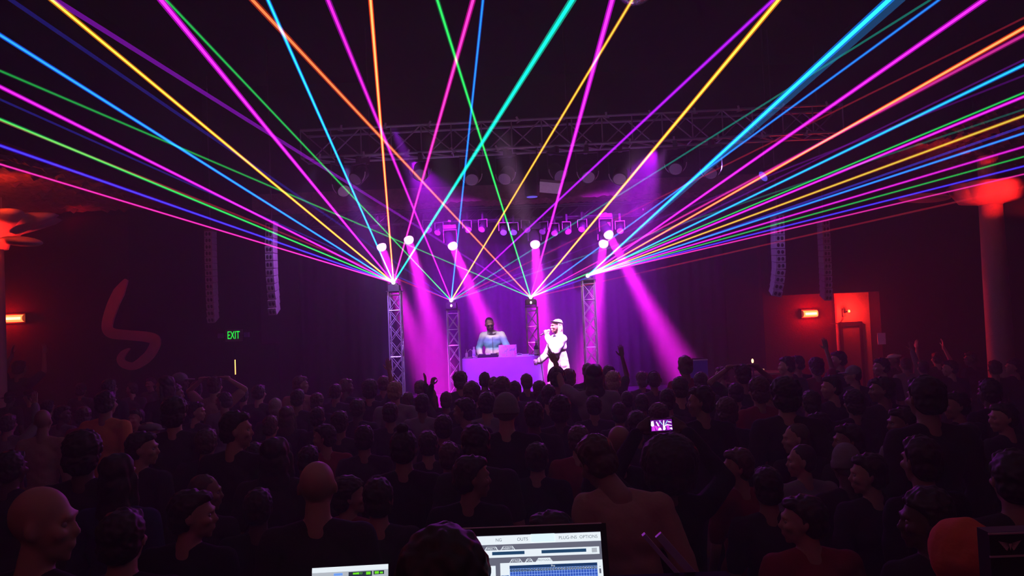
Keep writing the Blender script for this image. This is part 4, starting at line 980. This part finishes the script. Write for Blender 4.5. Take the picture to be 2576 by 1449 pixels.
o = link('table_cloth', me, mat('cloth_satin', (.5, .4, .62), .7, noise=.12, nscale=6, bump=.1, bscale=80), None, None, None, False)
tag(o, 'long violet-lit cloth draped to the stage floor over the performance table', 'tablecloth')
sol = o.modifiers.new('s', 'SOLIDIFY'); sol.thickness = .004; sol.offset = -1
TT = TTOP + .001
WHT = mat('white_plastic', (.8, .78, .8), .35); CLR = mat('clear_plastic', (.75, .8, .85), .15)
def on_table(px, py=None, Y=TY + .14): q = at(px, py or 900, Y); return V((q.x, Y, TT))
p = on_table(1174)
t = thing('squeeze_bottle', 'white squeeze bottle with a nozzle at the left end of the table', 'bottle', p)
MB().lathe([(.022, 0), (.026, .005), (.026, .07), (.02, .085), (.01, .092)], 16).build('bottle', WHT, t, smooth=True)
MB().lathe([(.009, .09), (.009, .1), (.004, .14), (.003, .15)], 12).build('nozzle', WHT, t, smooth=True)
p = on_table(1193, Y=TY + .2)
t = thing('water_bottle', 'clear water bottle with white cap beside the squeeze bottle', 'bottle', p)
MB().lathe([(.027, 0), (.031, .008), (.031, .07), (.028, .08), (.031, .09), (.03, .12), (.014, .155), (.013, .165)], 18).build('bottle', CLR, t, smooth=True)
MB().lathe([(.016, .163), (.016, .182), (.012, .184)], 14).build('cap', WHT, t); MB().lathe([(.0316, .03), (.0318, .032), (.0318, .065), (.0316, .067)], 18).build('label', mat('bottle_label', (.5, .6, .8), .5), t)
o = MB().path([on_table(1176, Y=TY + .3) + V((0, 0, .0)), on_table(1177, Y=TY + .3) + V((0, 0, .1)), on_table(1184, Y=TY + .3) + V((0, 0, .14)), on_table(1191, Y=TY + .32) + V((0, 0, .1)), on_table(1199, Y=TY + .34) + V((0, 0, .03)), on_table(1206, Y=TY + .34) + V((0, 0, .012))], .006).build('cable', WHT, smooth=True)
tag(o, 'white cable looping up behind the bottles on the table', 'cable')
o = MB().path([on_table(1184) + V((0, -.02, .008)), on_table(1190) + V((0, -.04, .03)), on_table(1197) + V((0, -.04, .01)), on_table(1203) + V((0, -.03, .025)), on_table(1211) + V((0, 0, .008))], .005).build('cable', WHT, smooth=True)
tag(o, 'short white cable lying in front of the water bottle', 'cable')
p = on_table(1228, Y=TY + .2)
t = thing('dj_controller', 'dark low DJ controller on the table under the man\'s hand', 'dj controller', p)
MB().box((-.17, -.1, 0), (.17, .12, .045)).build('body', DARKM, t)
for s in (-1, 1): MB().lathe([(.055, .045), (.06, .052), (.055, .06), (.02, .061)], 20, Matrix.Translation((s * .1, .02, 0))).build('jog_wheel', STEEL, t)
for k in range(4): MB().lathe([(.009, .045), (.009, .062)], 8, Matrix.Translation((-.03 + k * .02, .04, 0))).build('knob', WHT, t)
for k in range(3): MB().box((-.022 + k * .02, -.06, .045), (-.012 + k * .02, -.045, .058)).build('fader', WHT, t)
# laptop with pastel lid
LIDM = bpy.data.materials.new('pastel_lid'); LIDM.use_nodes = True; N = LIDM.node_tree; b = N.nodes['Principled BSDF']
tc = N.nodes.new('ShaderNodeTexCoord'); nz = N.nodes.new('ShaderNodeTexNoise'); nz.inputs['Scale'].default_value = 13; nz.inputs['Distortion'].default_value = 1.5
cr = N.nodes.new('ShaderNodeValToRGB'); els = cr.color_ramp.elements; els[0].position = .3; els[0].color = (.3, .75, .8, 1); els[1].position = .7; els[1].color = (.85, .1, .3, 1)
for pos_, cc in ((.42, (.8, .85, .9, 1)), (.5, (.85, .8, .85, 1)), (.6, (.9, .65, .75, 1))): e_ = els.new(pos_); e_.color = cc
N.links.new(tc.outputs['Object'], nz.inputs['Vector']); N.links.new(nz.outputs[0], cr.inputs[0]); N.links.new(cr.outputs[0], b.inputs['Base Color'])
p = on_table(1278, Y=TY + .13)
t = thing('laptop', 'open laptop with pastel pink and teal lid facing the crowd', 'laptop', p)
MB().box((-.148, 0, 0), (.148, .2, .014)).build('base', WHT, t)
MB().box((-.148, 0, 0), (.148, .008, .185)).build('lid', LIDM, t, (0, .0, .012), (.13, 0, 0))
p = on_table(1322, Y=TY + .2)
t = thing('audio_interface', 'small white mixer box with wires right of the pastel laptop', 'audio mixer', p)
MB().box((-.045, -.05, 0), (.055, .05, .028)).build('body', WHT, t)
for k in range(4): MB().lathe([(.007, .028), (.006, .042)], 8, Matrix.Translation((-.03 + k * .022, 0, 0))).build('knob', DARKM, t)
o = MB().path([on_table(1298, Y=TY + .2) + V((0, 0, .01)), on_table(1304, Y=TY + .22) + V((0, 0, .045)), on_table(1312, Y=TY + .2) + V((0, 0, .035)), on_table(1316, Y=TY + .2) + V((0, 0, .02))], .004).build('cable', WHT); tag(o, 'white cable arching from pastel laptop to the mixer box', 'cable')
p = on_table(1350, Y=TY + .16)
t = thing('liquor_bottle', 'tall dark bottle with white label at the right end of the table', 'bottle', p)
MB().lathe([(.036, 0), (.04, .006), (.04, .12), (.03, .15), (.014, .175), (.013, .215)], 18).build('bottle', mat('bottle_glass', (.06, .05, .08), .08), t, smooth=True)
MB().lathe([(.0402, .02), (.0406, .022), (.0406, .098), (.0402, .1)], 18).build('label', WHT, t); MB().lathe([(.016, .205), (.016, .245), (.012, .25)], 12).build('cap', WHT, t)
# objects right
p = at(1745, 918, 12.6)
t = thing('flight_case', 'blue-lit flight case standing at the right side of the stage', 'flight case', (p.x, 12.6, STAGE_Z))
hh = p.z + .1 - STAGE_Z
MB().box((-.15, -.15, 0), (.2, .2, hh)).build('case', mat('case_blue', (.05, .06, .35), .5), t)
for z in (0, hh - .02): MB().box((-.155, -.155, z), (.205, .205, z + .02)).build('edge_trim', ALU, t)
spot('case_light', (3.4, 11.2, 4.4), (p.x, 12.6, 1.4), (.1, .1, 1), 60, 12)
p = at(1893, 908, 11.6)
t = thing('table_lamp', 'tiny warm glowing lamp above the crowd near the right line array', 'lamp', (p.x, 11.6, 0))
MB().lathe([(.12, STAGE_Z), (.12, STAGE_Z + .02), (.015, STAGE_Z + .04), (.012, p.z - .06)], 12).build('stand', STEEL, t)
MB().ell((0, 0, p.z), (.018, .018, .035)).build('bulb', mat('warm_bulb', (1, .7, .4), emis=(1, .5, .2), es=4), t, smooth=True)
MB().lathe([(.03, p.z - .06), (.035, p.z - .05), (.02, p.z - .03)], 12).build('holder', STEEL, t)
p = at(1922, 935, 11.8)
t = thing('side_table', 'small round side table catching warm light near the right line array', 'table', (p.x, 11.8, 0))
MB().lathe([(.28, p.z - .03), (.3, p.z - .02), (.3, p.z - .005), (.28, p.z)], 24).build('table_top', mat('bar_wood', (.35, .25, .2), .3), t)
MB().lathe([(.2, STAGE_Z), (.2, STAGE_Z + .02), (.025, STAGE_Z + .04), (.025, p.z - .03)], 14).build('stem', STEEL, t)
t = thing('candle_glass', 'small candle glass glowing on the small round side table', 'candle', (p.x - .04, 11.75, p.z))
MB().lathe([(.02, 0), (.026, .01), (.03, .05)], 12).build('glass', mat('amber_glass', (.8, .5, .3), .2, emis=(1, .55, .35), es=.5), t)

# ------------------------------------------------------------------ performers
PASTEL = bpy.data.materials.new('pastel_jacket'); PASTEL.use_nodes = True; N = PASTEL.node_tree; b = N.nodes['Principled BSDF']; b.inputs['Roughness'].default_value = .6
tc = N.nodes.new('ShaderNodeTexCoord'); sp = N.nodes.new('ShaderNodeSeparateXYZ'); nz = N.nodes.new('ShaderNodeTexNoise'); nz.inputs['Scale'].default_value = 5
mx = N.nodes.new('ShaderNodeMath'); mx.operation = 'MULTIPLY_ADD'; mx.inputs[1].default_value = .10; N.links.new(nz.outputs[0], mx.inputs[0]); N.links.new(sp.outputs[2], mx.inputs[2])
cr = N.nodes.new('ShaderNodeValToRGB'); mr = N.nodes.new('ShaderNodeMapRange'); mr.inputs[1].default_value = .9; mr.inputs[2].default_value = 1.55
N.links.new(tc.outputs['Object'], sp.inputs[0]); N.links.new(tc.outputs['Object'], nz.inputs['Vector']); N.links.new(mx.outputs[0], mr.inputs[0]); N.links.new(mr.outputs[0], cr.inputs[0]); N.links.new(cr.outputs[0], b.inputs['Base Color'])
els = cr.color_ramp.elements; els[0].position = .0; els[0].color = (.8, .7, .7, 1); els[1].position = 1; els[1].color = (.75, .8, .7, 1)
for pos_, cc in ((.46, (.85, .66, .72, 1)), (.54, (.16, .5, .6, 1)), (.76, (.2, .25, .65, 1)), (.86, (.7, .75, .65, 1))): e_ = els.new(pos_); e_.color = cc
CLOTH['pastel'] = PASTEL
TPL['dj'] = make_template(dict(vox=.007, cvox=.010, g=.019, pitch=-.32, yaw=.12, roll=.10, hoff=(.035, .03, -.005),
    shw=.168, elr=(.255, .02, 1.17), wrr=(.215, .20, 1.055), hdr=(0, .8, -.35), hnr=(0, -.3, -1), curlr=.35, thr=(-1, 0, 0),
    ell=(-.265, .10, 1.19), wrl=(-.12, .27, 1.10), hdl=(.55, .5, -.45), hnl=(.3, -.3, -1), curll=.5, thl=(1, 0, 0)))
q = at(1238, 830, 13.0)
DJH = 1.69
dj = person(q.x, 13.02, STAGE_Z, DJH, PI, 'dj', 'buzz', 'dark', 1, 'pastel', 'long', 'bearded man in a pastel zip jacket leaning over the table of gear', None)
H4 = TPL['dj']['head']
bd = MB(); bd.ell((0, .052, -.082), (.046, .05, .034)); bd.ell((0, .098, -.047), (.028, .010, .007)); bd.ell((0, .09, -.088), (.024, .016, .02))
for s in (-1, 1): bd.cap((s * .056, .03, -.03), (s * .046, .06, -.08), .012, .016)
bme = remesh(bd, .005, 1)
o = link('beard', bme, HCOL['dark'], dj); o.matrix_local = H4
gl = MB()
for s in (-1, 1): gl.ell((s * .033, .104, .006), (.026, .006, .02), n=14, m=8); gl.path([(s * .058, .1, .008), (s * .08, .06, .01), (s * .084, .0, .005)], .003)
gl.path([(-.01, .108, .01), (0, .112, .012), (.01, .108, .01)], .003)
o = gl.build('sunglasses', mat('dark_glasses', (.02, .02, .02), .1), dj); o.matrix_local = H4
# zip and collar follow the jacket front
zp = MB(); zp.path([(0, .154, 1.38), (0, .160, 1.30), (0, .152, 1.2), (0, .146, 1.1), (0, .152, 1.0), (0, .16, .93)], .004); o = zp.build('zip', mat('zip_dark', (.12, .05, .15), .5), dj)
cl = MB(); cl.path([(.075 * math.cos(a) + .01, .075 * math.sin(a) + .02, 1.475 - .02 * math.sin(a)) for a in [PI * .5 + 2 * PI * (i + .5) / 20 * .96 for i in range(20)]], .02, 8); cl.build('collar', PASTEL, dj, smooth=True)
MB().lathe([(.15, .87), (.192, .88), (.195, .93), (.18, .94)], 28, Matrix.Diagonal((1, .72, 1, 1))).build('hem_band', PASTEL, dj, smooth=True)

TPL['singer'] = make_template(dict(vox=.007, cvox=.011, g=.035, shw=.160, bust=True, flare=True, pitch=.02, yaw=-.1, ar=.86, nr=.88,
    ell=(-.19, .15, 1.21), wrl=(-.035, .225, 1.472), hdl=(.15, .1, .95), hnl=(1, 0, 0), curll=1.35, thl=(0, -1, 0),
    elr=(.20, .12, 1.15), wrr=(.12, .32, 1.03), hdr=(-.1, .9, -.1), hnr=(-1, .2, 0), curlr=.9, thr=(0, 0, 1), knr=(.10, .05, .49), knl=(-.1, -.02, .49)))
q = at(1399, 820, 11.75)
sg = person(q.x + .02, 11.82, STAGE_Z, 1.60, PI / 2 + .42, 'singer', 'long', 'blond', 0, 'white', 'long', 'singer in loose white shirt holding a microphone to the mouth', None)
for ch in sg.children:
    if ch.name.startswith('trousers'): ch.material_slots[0].material = CLOTH['white']
H4 = TPL['singer']['head']
hb = MB(); hb.path([(.088 * math.cos(a), .1 * math.sin(a) - .01, .065 + .02 * math.sin(a)) for a in [2 * PI * i / 24 for i in range(25)]], .012, 8)
o = hb.build('headband', CLOTH['dark'], sg, smooth=True); o.matrix_local = H4
MB().path([(.05 * math.cos(a), .05 * math.sin(a) + .005, 1.46 + .01 * math.sin(a)) for a in [2 * PI * i / 20 for i in range(21)]], .012, 8).build('neckerchief', CLOTH['navy'], sg, smooth=True)
tail = MB(); tail.ell((.02, .16, .82), (.06, .05, .22)); tail.ell((.03, .17, .68), (.05, .045, .13)); me = remesh(tail, .012, 2); link('shirt_tail', me, mat('cloth_pink', (.8, .5, .6), .8), sg)
bpy.context.view_layer.update()
Jn = TPL['singer']['J']; hand = sg.matrix_world @ (Jn['wrl'] + V((.035, .05, .06))); mouth = sg.matrix_world @ (H4 @ V((0, .12, -.06)))
grip = sg.matrix_world @ (Jn['wrl'] + V((.04, .01, .062))); d = (grip - mouth).normalized()
t = thing('microphone', 'silver-headed microphone held by the singer in white', 'microphone', mouth + d * .03)
t.rotation_euler = d.to_track_quat('Z', 'Y').to_euler()
MB().ell((0, 0, 0), (.024, .024, .026)).build('grille_head', ALU, t, smooth=True)
MB().lathe([(.019, .015), (.018, .03), (.011, .15), (.012, .17)], 14).build('handle', DARKM, t, smooth=True)
tip = mouth + d * .19
o = MB().path([tip, tip + V((-.03, 0, -.08)), tip + V((-.035, 0, -.3)), tip + V((0, .02, -.6)), V((tip.x + .05, tip.y, STAGE_Z + .2)), V((tip.x + .1, tip.y - .1, STAGE_Z + .01))], .006).build('microphone_cable', DARKM, smooth=True); tag(o, 'thin cable hanging from the singer\'s microphone to the floor', 'cable')
hr = sg.matrix_world @ (Jn['wrr'] + V((-.02, .08, .0)))
t = thing('cup', 'white cup held over the table end in the singer\'s lower hand', 'cup', hr + V((0, 0, -.05)))
MB().lathe([(.024, 0), (.026, .003), (.032, .09), (.03, .09), (.024, .01)], 16).build('cup', WHT, t, smooth=True)

# ------------------------------------------------------------------ front of house desk, laptops, engineer
RIS = .45
t = thing('mixing_riser', 'low black riser under the sound desk at the bottom edge', 'riser', (0, 1.6, 0))
MB().box((-1.1, -2.3, RIS - .05), (.7, 1.2, RIS)).build('deck', BLACK, t)
for x in (-1.05, .6):
    for y in (-2.2, 1.1): MB().box((x, y, 0), (x + .06, y + .06, RIS - .05)).build('leg', STEEL, t)
DZ = 1.60
t = thing('sound_desk', 'black sound desk carrying the two lit laptops', 'desk', (0, 0, RIS))
MB().box((-.30, 1.68, DZ - RIS - .05), (.62, 2.3, DZ - RIS)).build('desk_top', BLACK, t)
MB().box((-1.05, 2.15, 1.20 - RIS - .05), (-.32, 2.8, 1.20 - RIS)).build('side_shelf', BLACK, t)
for x, y, zz in ((-.28, 1.65, DZ), (.56, 1.65, DZ), (.56, 2.22, DZ), (-.28, 2.22, DZ), (-1.03, 2.2, 1.2), (-1.03, 2.72, 1.2), (-.4, 2.72, 1.2)): MB().box((x, y, 0), (x + .05, y + .05, zz - RIS - .05)).build('leg', STEEL, t)

def E(name, c, s=1.0): return mat('screen_' + name, tuple(min(1, x) for x in c), .5, emis=c, es=s)
sW, sG, sD, sN, sB, sL = E('white', (.80, .90, .95), 1), E('grey', (.13, .14, .19)), E('dark', (.02, .03, .05)), E('navy', (.01, .04, .13)), E('blue', (.035, .10, .50)), E('lines', (.28, .45, .85))
sT = E('text_grey', (.12, .13, .16)); sLG = E('pale_grey', (.45, .5, .55)); sGR = E('green', (.15, .8, .02)); sBL = E('button_blue', (.15, .35, .9))
def laptop(name, label, tl, tr, H, W, base_back, parts, lip=.012):
    """tl, tr: world corners of the lid's top edge; the lid faces the camera"""
    xax = (tr - tl).normalized(); 
    t = thing(name, label, 'laptop', (tl + tr) / 2)
    tilt = .30; z = V((0, 0, 1)); yb = z.cross(xax).normalized(); up = (z * math.cos(tilt) + yb * math.sin(tilt)).normalized(); nrm = xax.cross(up)
    M = Matrix((xax, up, nrm)).transposed().to_4x4()
    t.matrix_world = Matrix.Translation((tl + tr) / 2) @ M
    return t
# screen space: x from left to right in metres, y downward from the lid's top edge (negative y)
a, b = at(1112, 1331, 1.72), at(1524, 1316, 1.72)
LW = (b - a).length
lp = laptop('laptop', 'open laptop at the bottom showing a white and blue patching grid screen', a, b, .27, LW, 0, None)
hw = LW / 2
MB().box((-hw, -.262, -.012), (hw, 0, 0)).build('lid', mat('laptop_black', (.015, .013, .018), .3), lp)
MB().box((-hw + .01, -.001, -.012), (hw - .01, .0016, .0005)).build('lid_edge_lit', mat('laptop_edge_lit', (.9, .85, .95), .5), lp)  # pale strip paints stage light catching the lid's top edge
scr = MB().box((-hw + .012, -.25, 0), (hw - .014, -.018, .0006)).build('screen', sG, lp)
def rect(mb, x0, y0, x1, y1, z): mb.add([(x0, y0, z), (x1, y0, z), (x1, y1, z), (x0, y1, z)], [(0, 1, 2, 3)])
sx0, sx1 = -hw + .012, hw - .014; SWd = sx1 - sx0
U = lambda u: sx0 + SWd * u; Vv = lambda v: -.018 - v   # u 0..1 across, v metres down
w = MB(); rect(w, U(0), Vv(.020), U(1), Vv(.001), .0009); rect(w, U(0), Vv(.048), U(.985), Vv(.032), .0009)
rect(w, U(.34), Vv(.23), U(1), Vv(.060), .0009); rect(w, U(.0), Vv(.23), U(.31), Vv(.065), .0009)
w.build('white_panel', sW, scr)
w = MB()
for u0, u1 in ((.10, .19), (.205, .285), (.30, .375), (.37, .44), (.455, .50)):
    top = (u0 >= .3 and .056) or .0
for u0, u1, v0, v1 in ((.13, .225, .024, .032), (.24, .33, .024, .032), (.345, .44, .024, .032), (.40, .485, .052, .060), (.50, .555, .052, .060), (.57, .68, .052, .060)):
    w.add([(U(u0), Vv(v1), .0010), (U(u1), Vv(v1), .0010), (U(u1) - .006, Vv(v0), .0010), (U(u0) + .006, Vv(v0), .0010)], [(0, 1, 2, 3)])
w.build('tab', sW, scr)
w = MB()
for u0, u1, v0, v1 in ((.135, .22, .0245, .032), (.245, .325, .0245, .032), (.35, .435, .0245, .032), (.405, .48, .0525, .060), (.505, .55, .0525, .060)):
    w.add([(U(u0), Vv(v1), .0011), (U(u1), Vv(v1), .0011), (U(u1) - .005, Vv(v0), .0011), (U(u0) + .005, Vv(v0), .0011)], [(0, 1, 2, 3)])
w.build('tab', sG, scr)
w = MB(); rect(w, U(.40), Vv(.062 + .16), U(.965), Vv(.066), .0012); w.build('navy_header', sN, scr)
gx0, gx1, gy0, gy1 = .402, .963, .0795, .235
w = MB(); rect(w, U(gx0), Vv(gy1), U(gx1), Vv(gy0), .0013); w.build('patch_grid', sB, scr)
w = MB(); NC = 32
for i in range(NC + 1):
    u = gx0 + (gx1 - gx0) * i / NC; rect(w, U(u) - .00045, Vv(gy1), U(u) + .00045, Vv(.073), .0015)
v = .073
while v < gy1: rect(w, U(gx0), Vv(v) - .0004, U(gx1), Vv(v) + .0004, .0015); v += .0066
w.build('grid_lines', sL, scr)
w = MB(); rect(w, U(.29), Vv(.0425), U(.50), Vv(.0355), .0012); rect(w, U(.61), Vv(.0425), U(.90), Vv(.0355), .0012); w.build('value_field', E('field', (.015, .06, .14)), scr)
w = MB()
v = .086
while v < .23: rect(w, U(.345), Vv(v + .0056), U(.395), Vv(v), .0012); v += .0078
w.build('channel_list', E('list_blue', (.08, .18, .40)), scr)
w = MB(); rect(w, U(.975), Vv(.23), U(.987), Vv(.074), .0012); w.build('scroll_bar', sG, scr)
w = MB(); rect(w, U(.9755), Vv(.098), U(.9865), Vv(.089), .0014); rect(w, U(.9755), Vv(.079), U(.9865), Vv(.075), .0014); w.build('scroll_knob', sW, scr)
w = MB(); rect(w, U(.935), Vv(.0445), U(.97), Vv(.0345), .0012); w.build('button', sLG, scr)
w = MB(); rect(w, U(.545), Vv(.018), U(.70), Vv(.0), .0012); w.build('selected_tab', E('selected', (.75, .95, 1)), scr)
def lab(s, u, v, size, m, sx=1): text(s, size, m, scr, (U(u), Vv(v), .0018), (0, 0, 0), ext=0, sx=sx)
for s, u in (('PLUG-INS', .785), ('OPTIONS', .92), ('OUTS', .49), ('NG', .335)): lab(s, u, .0105, .0098, sT, 1.0)
for s, u in (('OUTPUTS', .178), ('DIRECTS', .285), ('INSERTS', .392)): lab(s, u, .0287, .0068, sW)
lab('STAGE', .443, .0566, .0068, sW); lab('FOH', .5275, .0566, .0068, sW); lab('PROTOOLS', .625, .0566, .0064, sT); lab('Pro', .68, .0695, .006, sW)
for i in range(32): lab(str(i + 1), gx0 + (gx1 - gx0) * (i + .5) / NC, .0763, .0042, sW, .9)
lab('FPA', .37, .0888, .005, sW)
for k, s in enumerate(('By Stage', 'Local', 'Ch 1', 'Ch 2', 'Ch 3', 'Ch 4', 'Ch 5')): lab(s, .368, .0966 + k * .0078, .0046, sW)
kb = MB(); kb.box((-hw, -.012, 0), (hw, 0, .0)); 
hinge_z = (lp.matrix_world @ V((0, -.262, -.006)))
bs = MB(); bs.box((-hw, -.245, -.018), (hw, .0, 0)).build('base', mat('laptop_black', (.015, .013, .018), .3), lp)
ob = [c for c in lp.children if c.name.startswith('base')][0]; ob.matrix_world = Matrix.Translation(hinge_z) @ Matrix.Rotation(math.atan2((b - a).y, (b - a).x), 4, 'Z')
kbd = MB()
for r_ in range(5):
    for c_ in range(13): kbd.box((-hw + .03 + c_ * .023, -.05 - r_ * .022, .0), (-hw + .05 + c_ * .023, -.032 - r_ * .022, .003))
kbd.build('keyboard', mat('keys', (.03, .03, .03), .5), ob)
LP_BASE = hinge_z.z - .018
st = thing('laptop_stand', 'low black stand between the sound desk and the patching laptop', 'stand', (hinge_z.x, hinge_z.y, DZ))
MB().box((-.15, -.2, 0), (.15, -.03, .012)).build('foot', STEEL, st)
MB().box((-.14, -.22, LP_BASE - DZ - .012), (.14, -.02, LP_BASE - DZ)).build('tray', STEEL, st)
for x in (-.12, .1): MB().box((x, -.13, .012), (x + .02, -.1, LP_BASE - DZ - .012)).build('post', STEEL, st)

a, b = at(785, 1431, 2.55), at(977, 1417, 2.55)
l2 = laptop('laptop', 'smaller open laptop at the bottom left of the engineer, white toolbar with green counter', a, b, .2, 0, 0, None)
hw = (b - a).length / 2
MB().box((-hw - .006, -.18, -.01), (hw + .006, .004, 0)).build('lid', mat('laptop_black', (.015, .013, .018), .3), l2)
s2 = MB().box((-hw, -.175, 0), (hw, 0, .0006)).build('screen', sLG, l2)
w = MB(); rect(w, -hw, -.016, hw, 0, .0009); w.build('menu_bar', E('white', (.80, .90, .95)), s2)
w = MB(); rect(w, -hw, -.17, -hw + .028, -.026, .0009); rect(w, hw - .135, -.035, hw - .055, -.019, .0009); rect(w, hw - .05, -.031, hw - .014, -.019, .0009); w.build('counter_panel', sD, s2)
w = MB(); rect(w, hw - .12, -.0275, hw - .1, -.022, .0012); rect(w, hw - .075, -.03, hw - .06, -.021, .0012); rect(w, -hw + .008, -.032, -hw + .02, -.028, .0012); rect(w, -hw + .004, -.055, -hw + .022, -.05, .0012); rect(w, hw - .046, -.029, hw - .032, -.021, .0012); rect(w, hw - .028, -.029, hw - .018, -.023, .0012); w.build('indicator', sGR, s2)
w = MB(); rect(w, -hw + .075, -.028, -hw + .105, -.021, .0012); rect(w, -hw + .085, -.037, -hw + .1, -.032, .0012); w.build('button', sBL, s2)
w = MB()
for k in range(7): rect(w, -hw + .035 + k * .018, -.038, -hw + .045 + k * .018, -.033, .0011)
w.build('button', sT, s2)
text('10|1|1', .009, sGR, s2, (hw - .098, -.0245, .0015), (0, 0, 0), ext=0)
hz = l2.matrix_world @ V((0, -.18, -.005))
ob = MB().box((-hw, -.17, -.014), (hw, 0, 0)).build('base', mat('laptop_black', (.015, .013, .018), .3), l2); ob.matrix_world = Matrix.Translation(hz) @ Matrix.Rotation(math.atan2((b - a).y, (b - a).x), 4, 'Z')
st = thing('laptop_stand', 'low black stand under the smaller laptop with the green counter', 'stand', (hz.x, hz.y, 1.2))
MB().box((-.1, -.17, 0), (.1, .03, .012)).build('foot', STEEL, st)
MB().box((-.1, -.15, hz.z - .014 - 1.2 - .012), (.1, 0, hz.z - .014 - 1.2)).build('tray', STEEL, st)
for x in (-.08, .06): MB().box((x, -.1, .012), (x + .02, -.07, hz.z - .026 - 1.2)).build('post', STEEL, st)

# engineer in front of the desk: only the top of the head shows
top = at(1110, 1309, 1.3)
T = TPL['bow']; loc = T['head'] @ V((0, 0, .138)); s = (top.z - RIS) / loc.z
person(top.x - loc.x * s, top.y - loc.y * s, RIS, s * 1.755, 0, 'bow', 'short', 'dark', 1, 'black', 'long', 'engineer with a big dark round head of hair between the two laptops', None)
# folded stand with violet-lit edges and the dark case with an emblem at lower right
p = at(1680, 1415, 2.3)
t = thing('folded_stand', 'folded music stand with two slanted violet-lit edges right of the patching laptop', 'stand', p)
dd = (at(1720, 1470, 2.2) - at(1652, 1384, 2.3)); 
o = MB().box((-.006, 0, -.19), (.006, .02, .11)).build('edge_bar', mat('stand_paint', (.35, .3, .55), .4), t, rot=(0, -.68, 0))
o = MB().box((.022, 0, -.22), (.045, .015, .08)).build('panel', mat('stand_paint', (.35, .3, .55), .4), t, rot=(0, -.68, 0))
MB().tube((.08, .02, -.1), (.08, .02, RIS - p.z), .012).build('pole', STEEL, t); MB().lathe([(.1, RIS - p.z), (.1, RIS - p.z + .02), (.02, RIS - p.z + .03)], 14).build('foot', STEEL, t)
a, b = at(2488, 1340, 1.9), at(2600, 1396, 1.9)
t = thing('equipment_case', 'dark case with a faint winged emblem at the bottom right corner', 'case', (a.x, 1.9, 0))
wd = b.x - a.x + .25
MB().box((0, 0, 0), (wd, .05, a.z)).build('case', mat('case_black', (.02, .016, .02), .5), t)
for z in (a.z - .003, b.z): MB().box((-.002, -.004, z - .002), (wd, .002, z + .002)).build('edge_trim', mat('case_trim', (.5, .35, .4), .4), t)
em = MB(); cx, cz = at(2538, 1366, 1.9).x - a.x, at(2538, 1366, 1.9).z
for s in (-1, 1):
    for k in range(5): em.add([(cx + s * .003, -.004, cz - .002 * k), (cx + s * (.030 - .004 * k), -.004, cz + .007 - .005 * k), (cx + s * (.024 - .004 * k), -.004, cz + .002 - .005 * k)], [(0, 1, 2) if s > 0 else (0, 2, 1)])
em.add([(cx - .004, -.005, cz), (cx + .004, -.005, cz), (cx, -.005, cz - .018)], [(0, 1, 2)])
em.build('emblem', mat('emblem', (.6, .4, .4), .5), t)
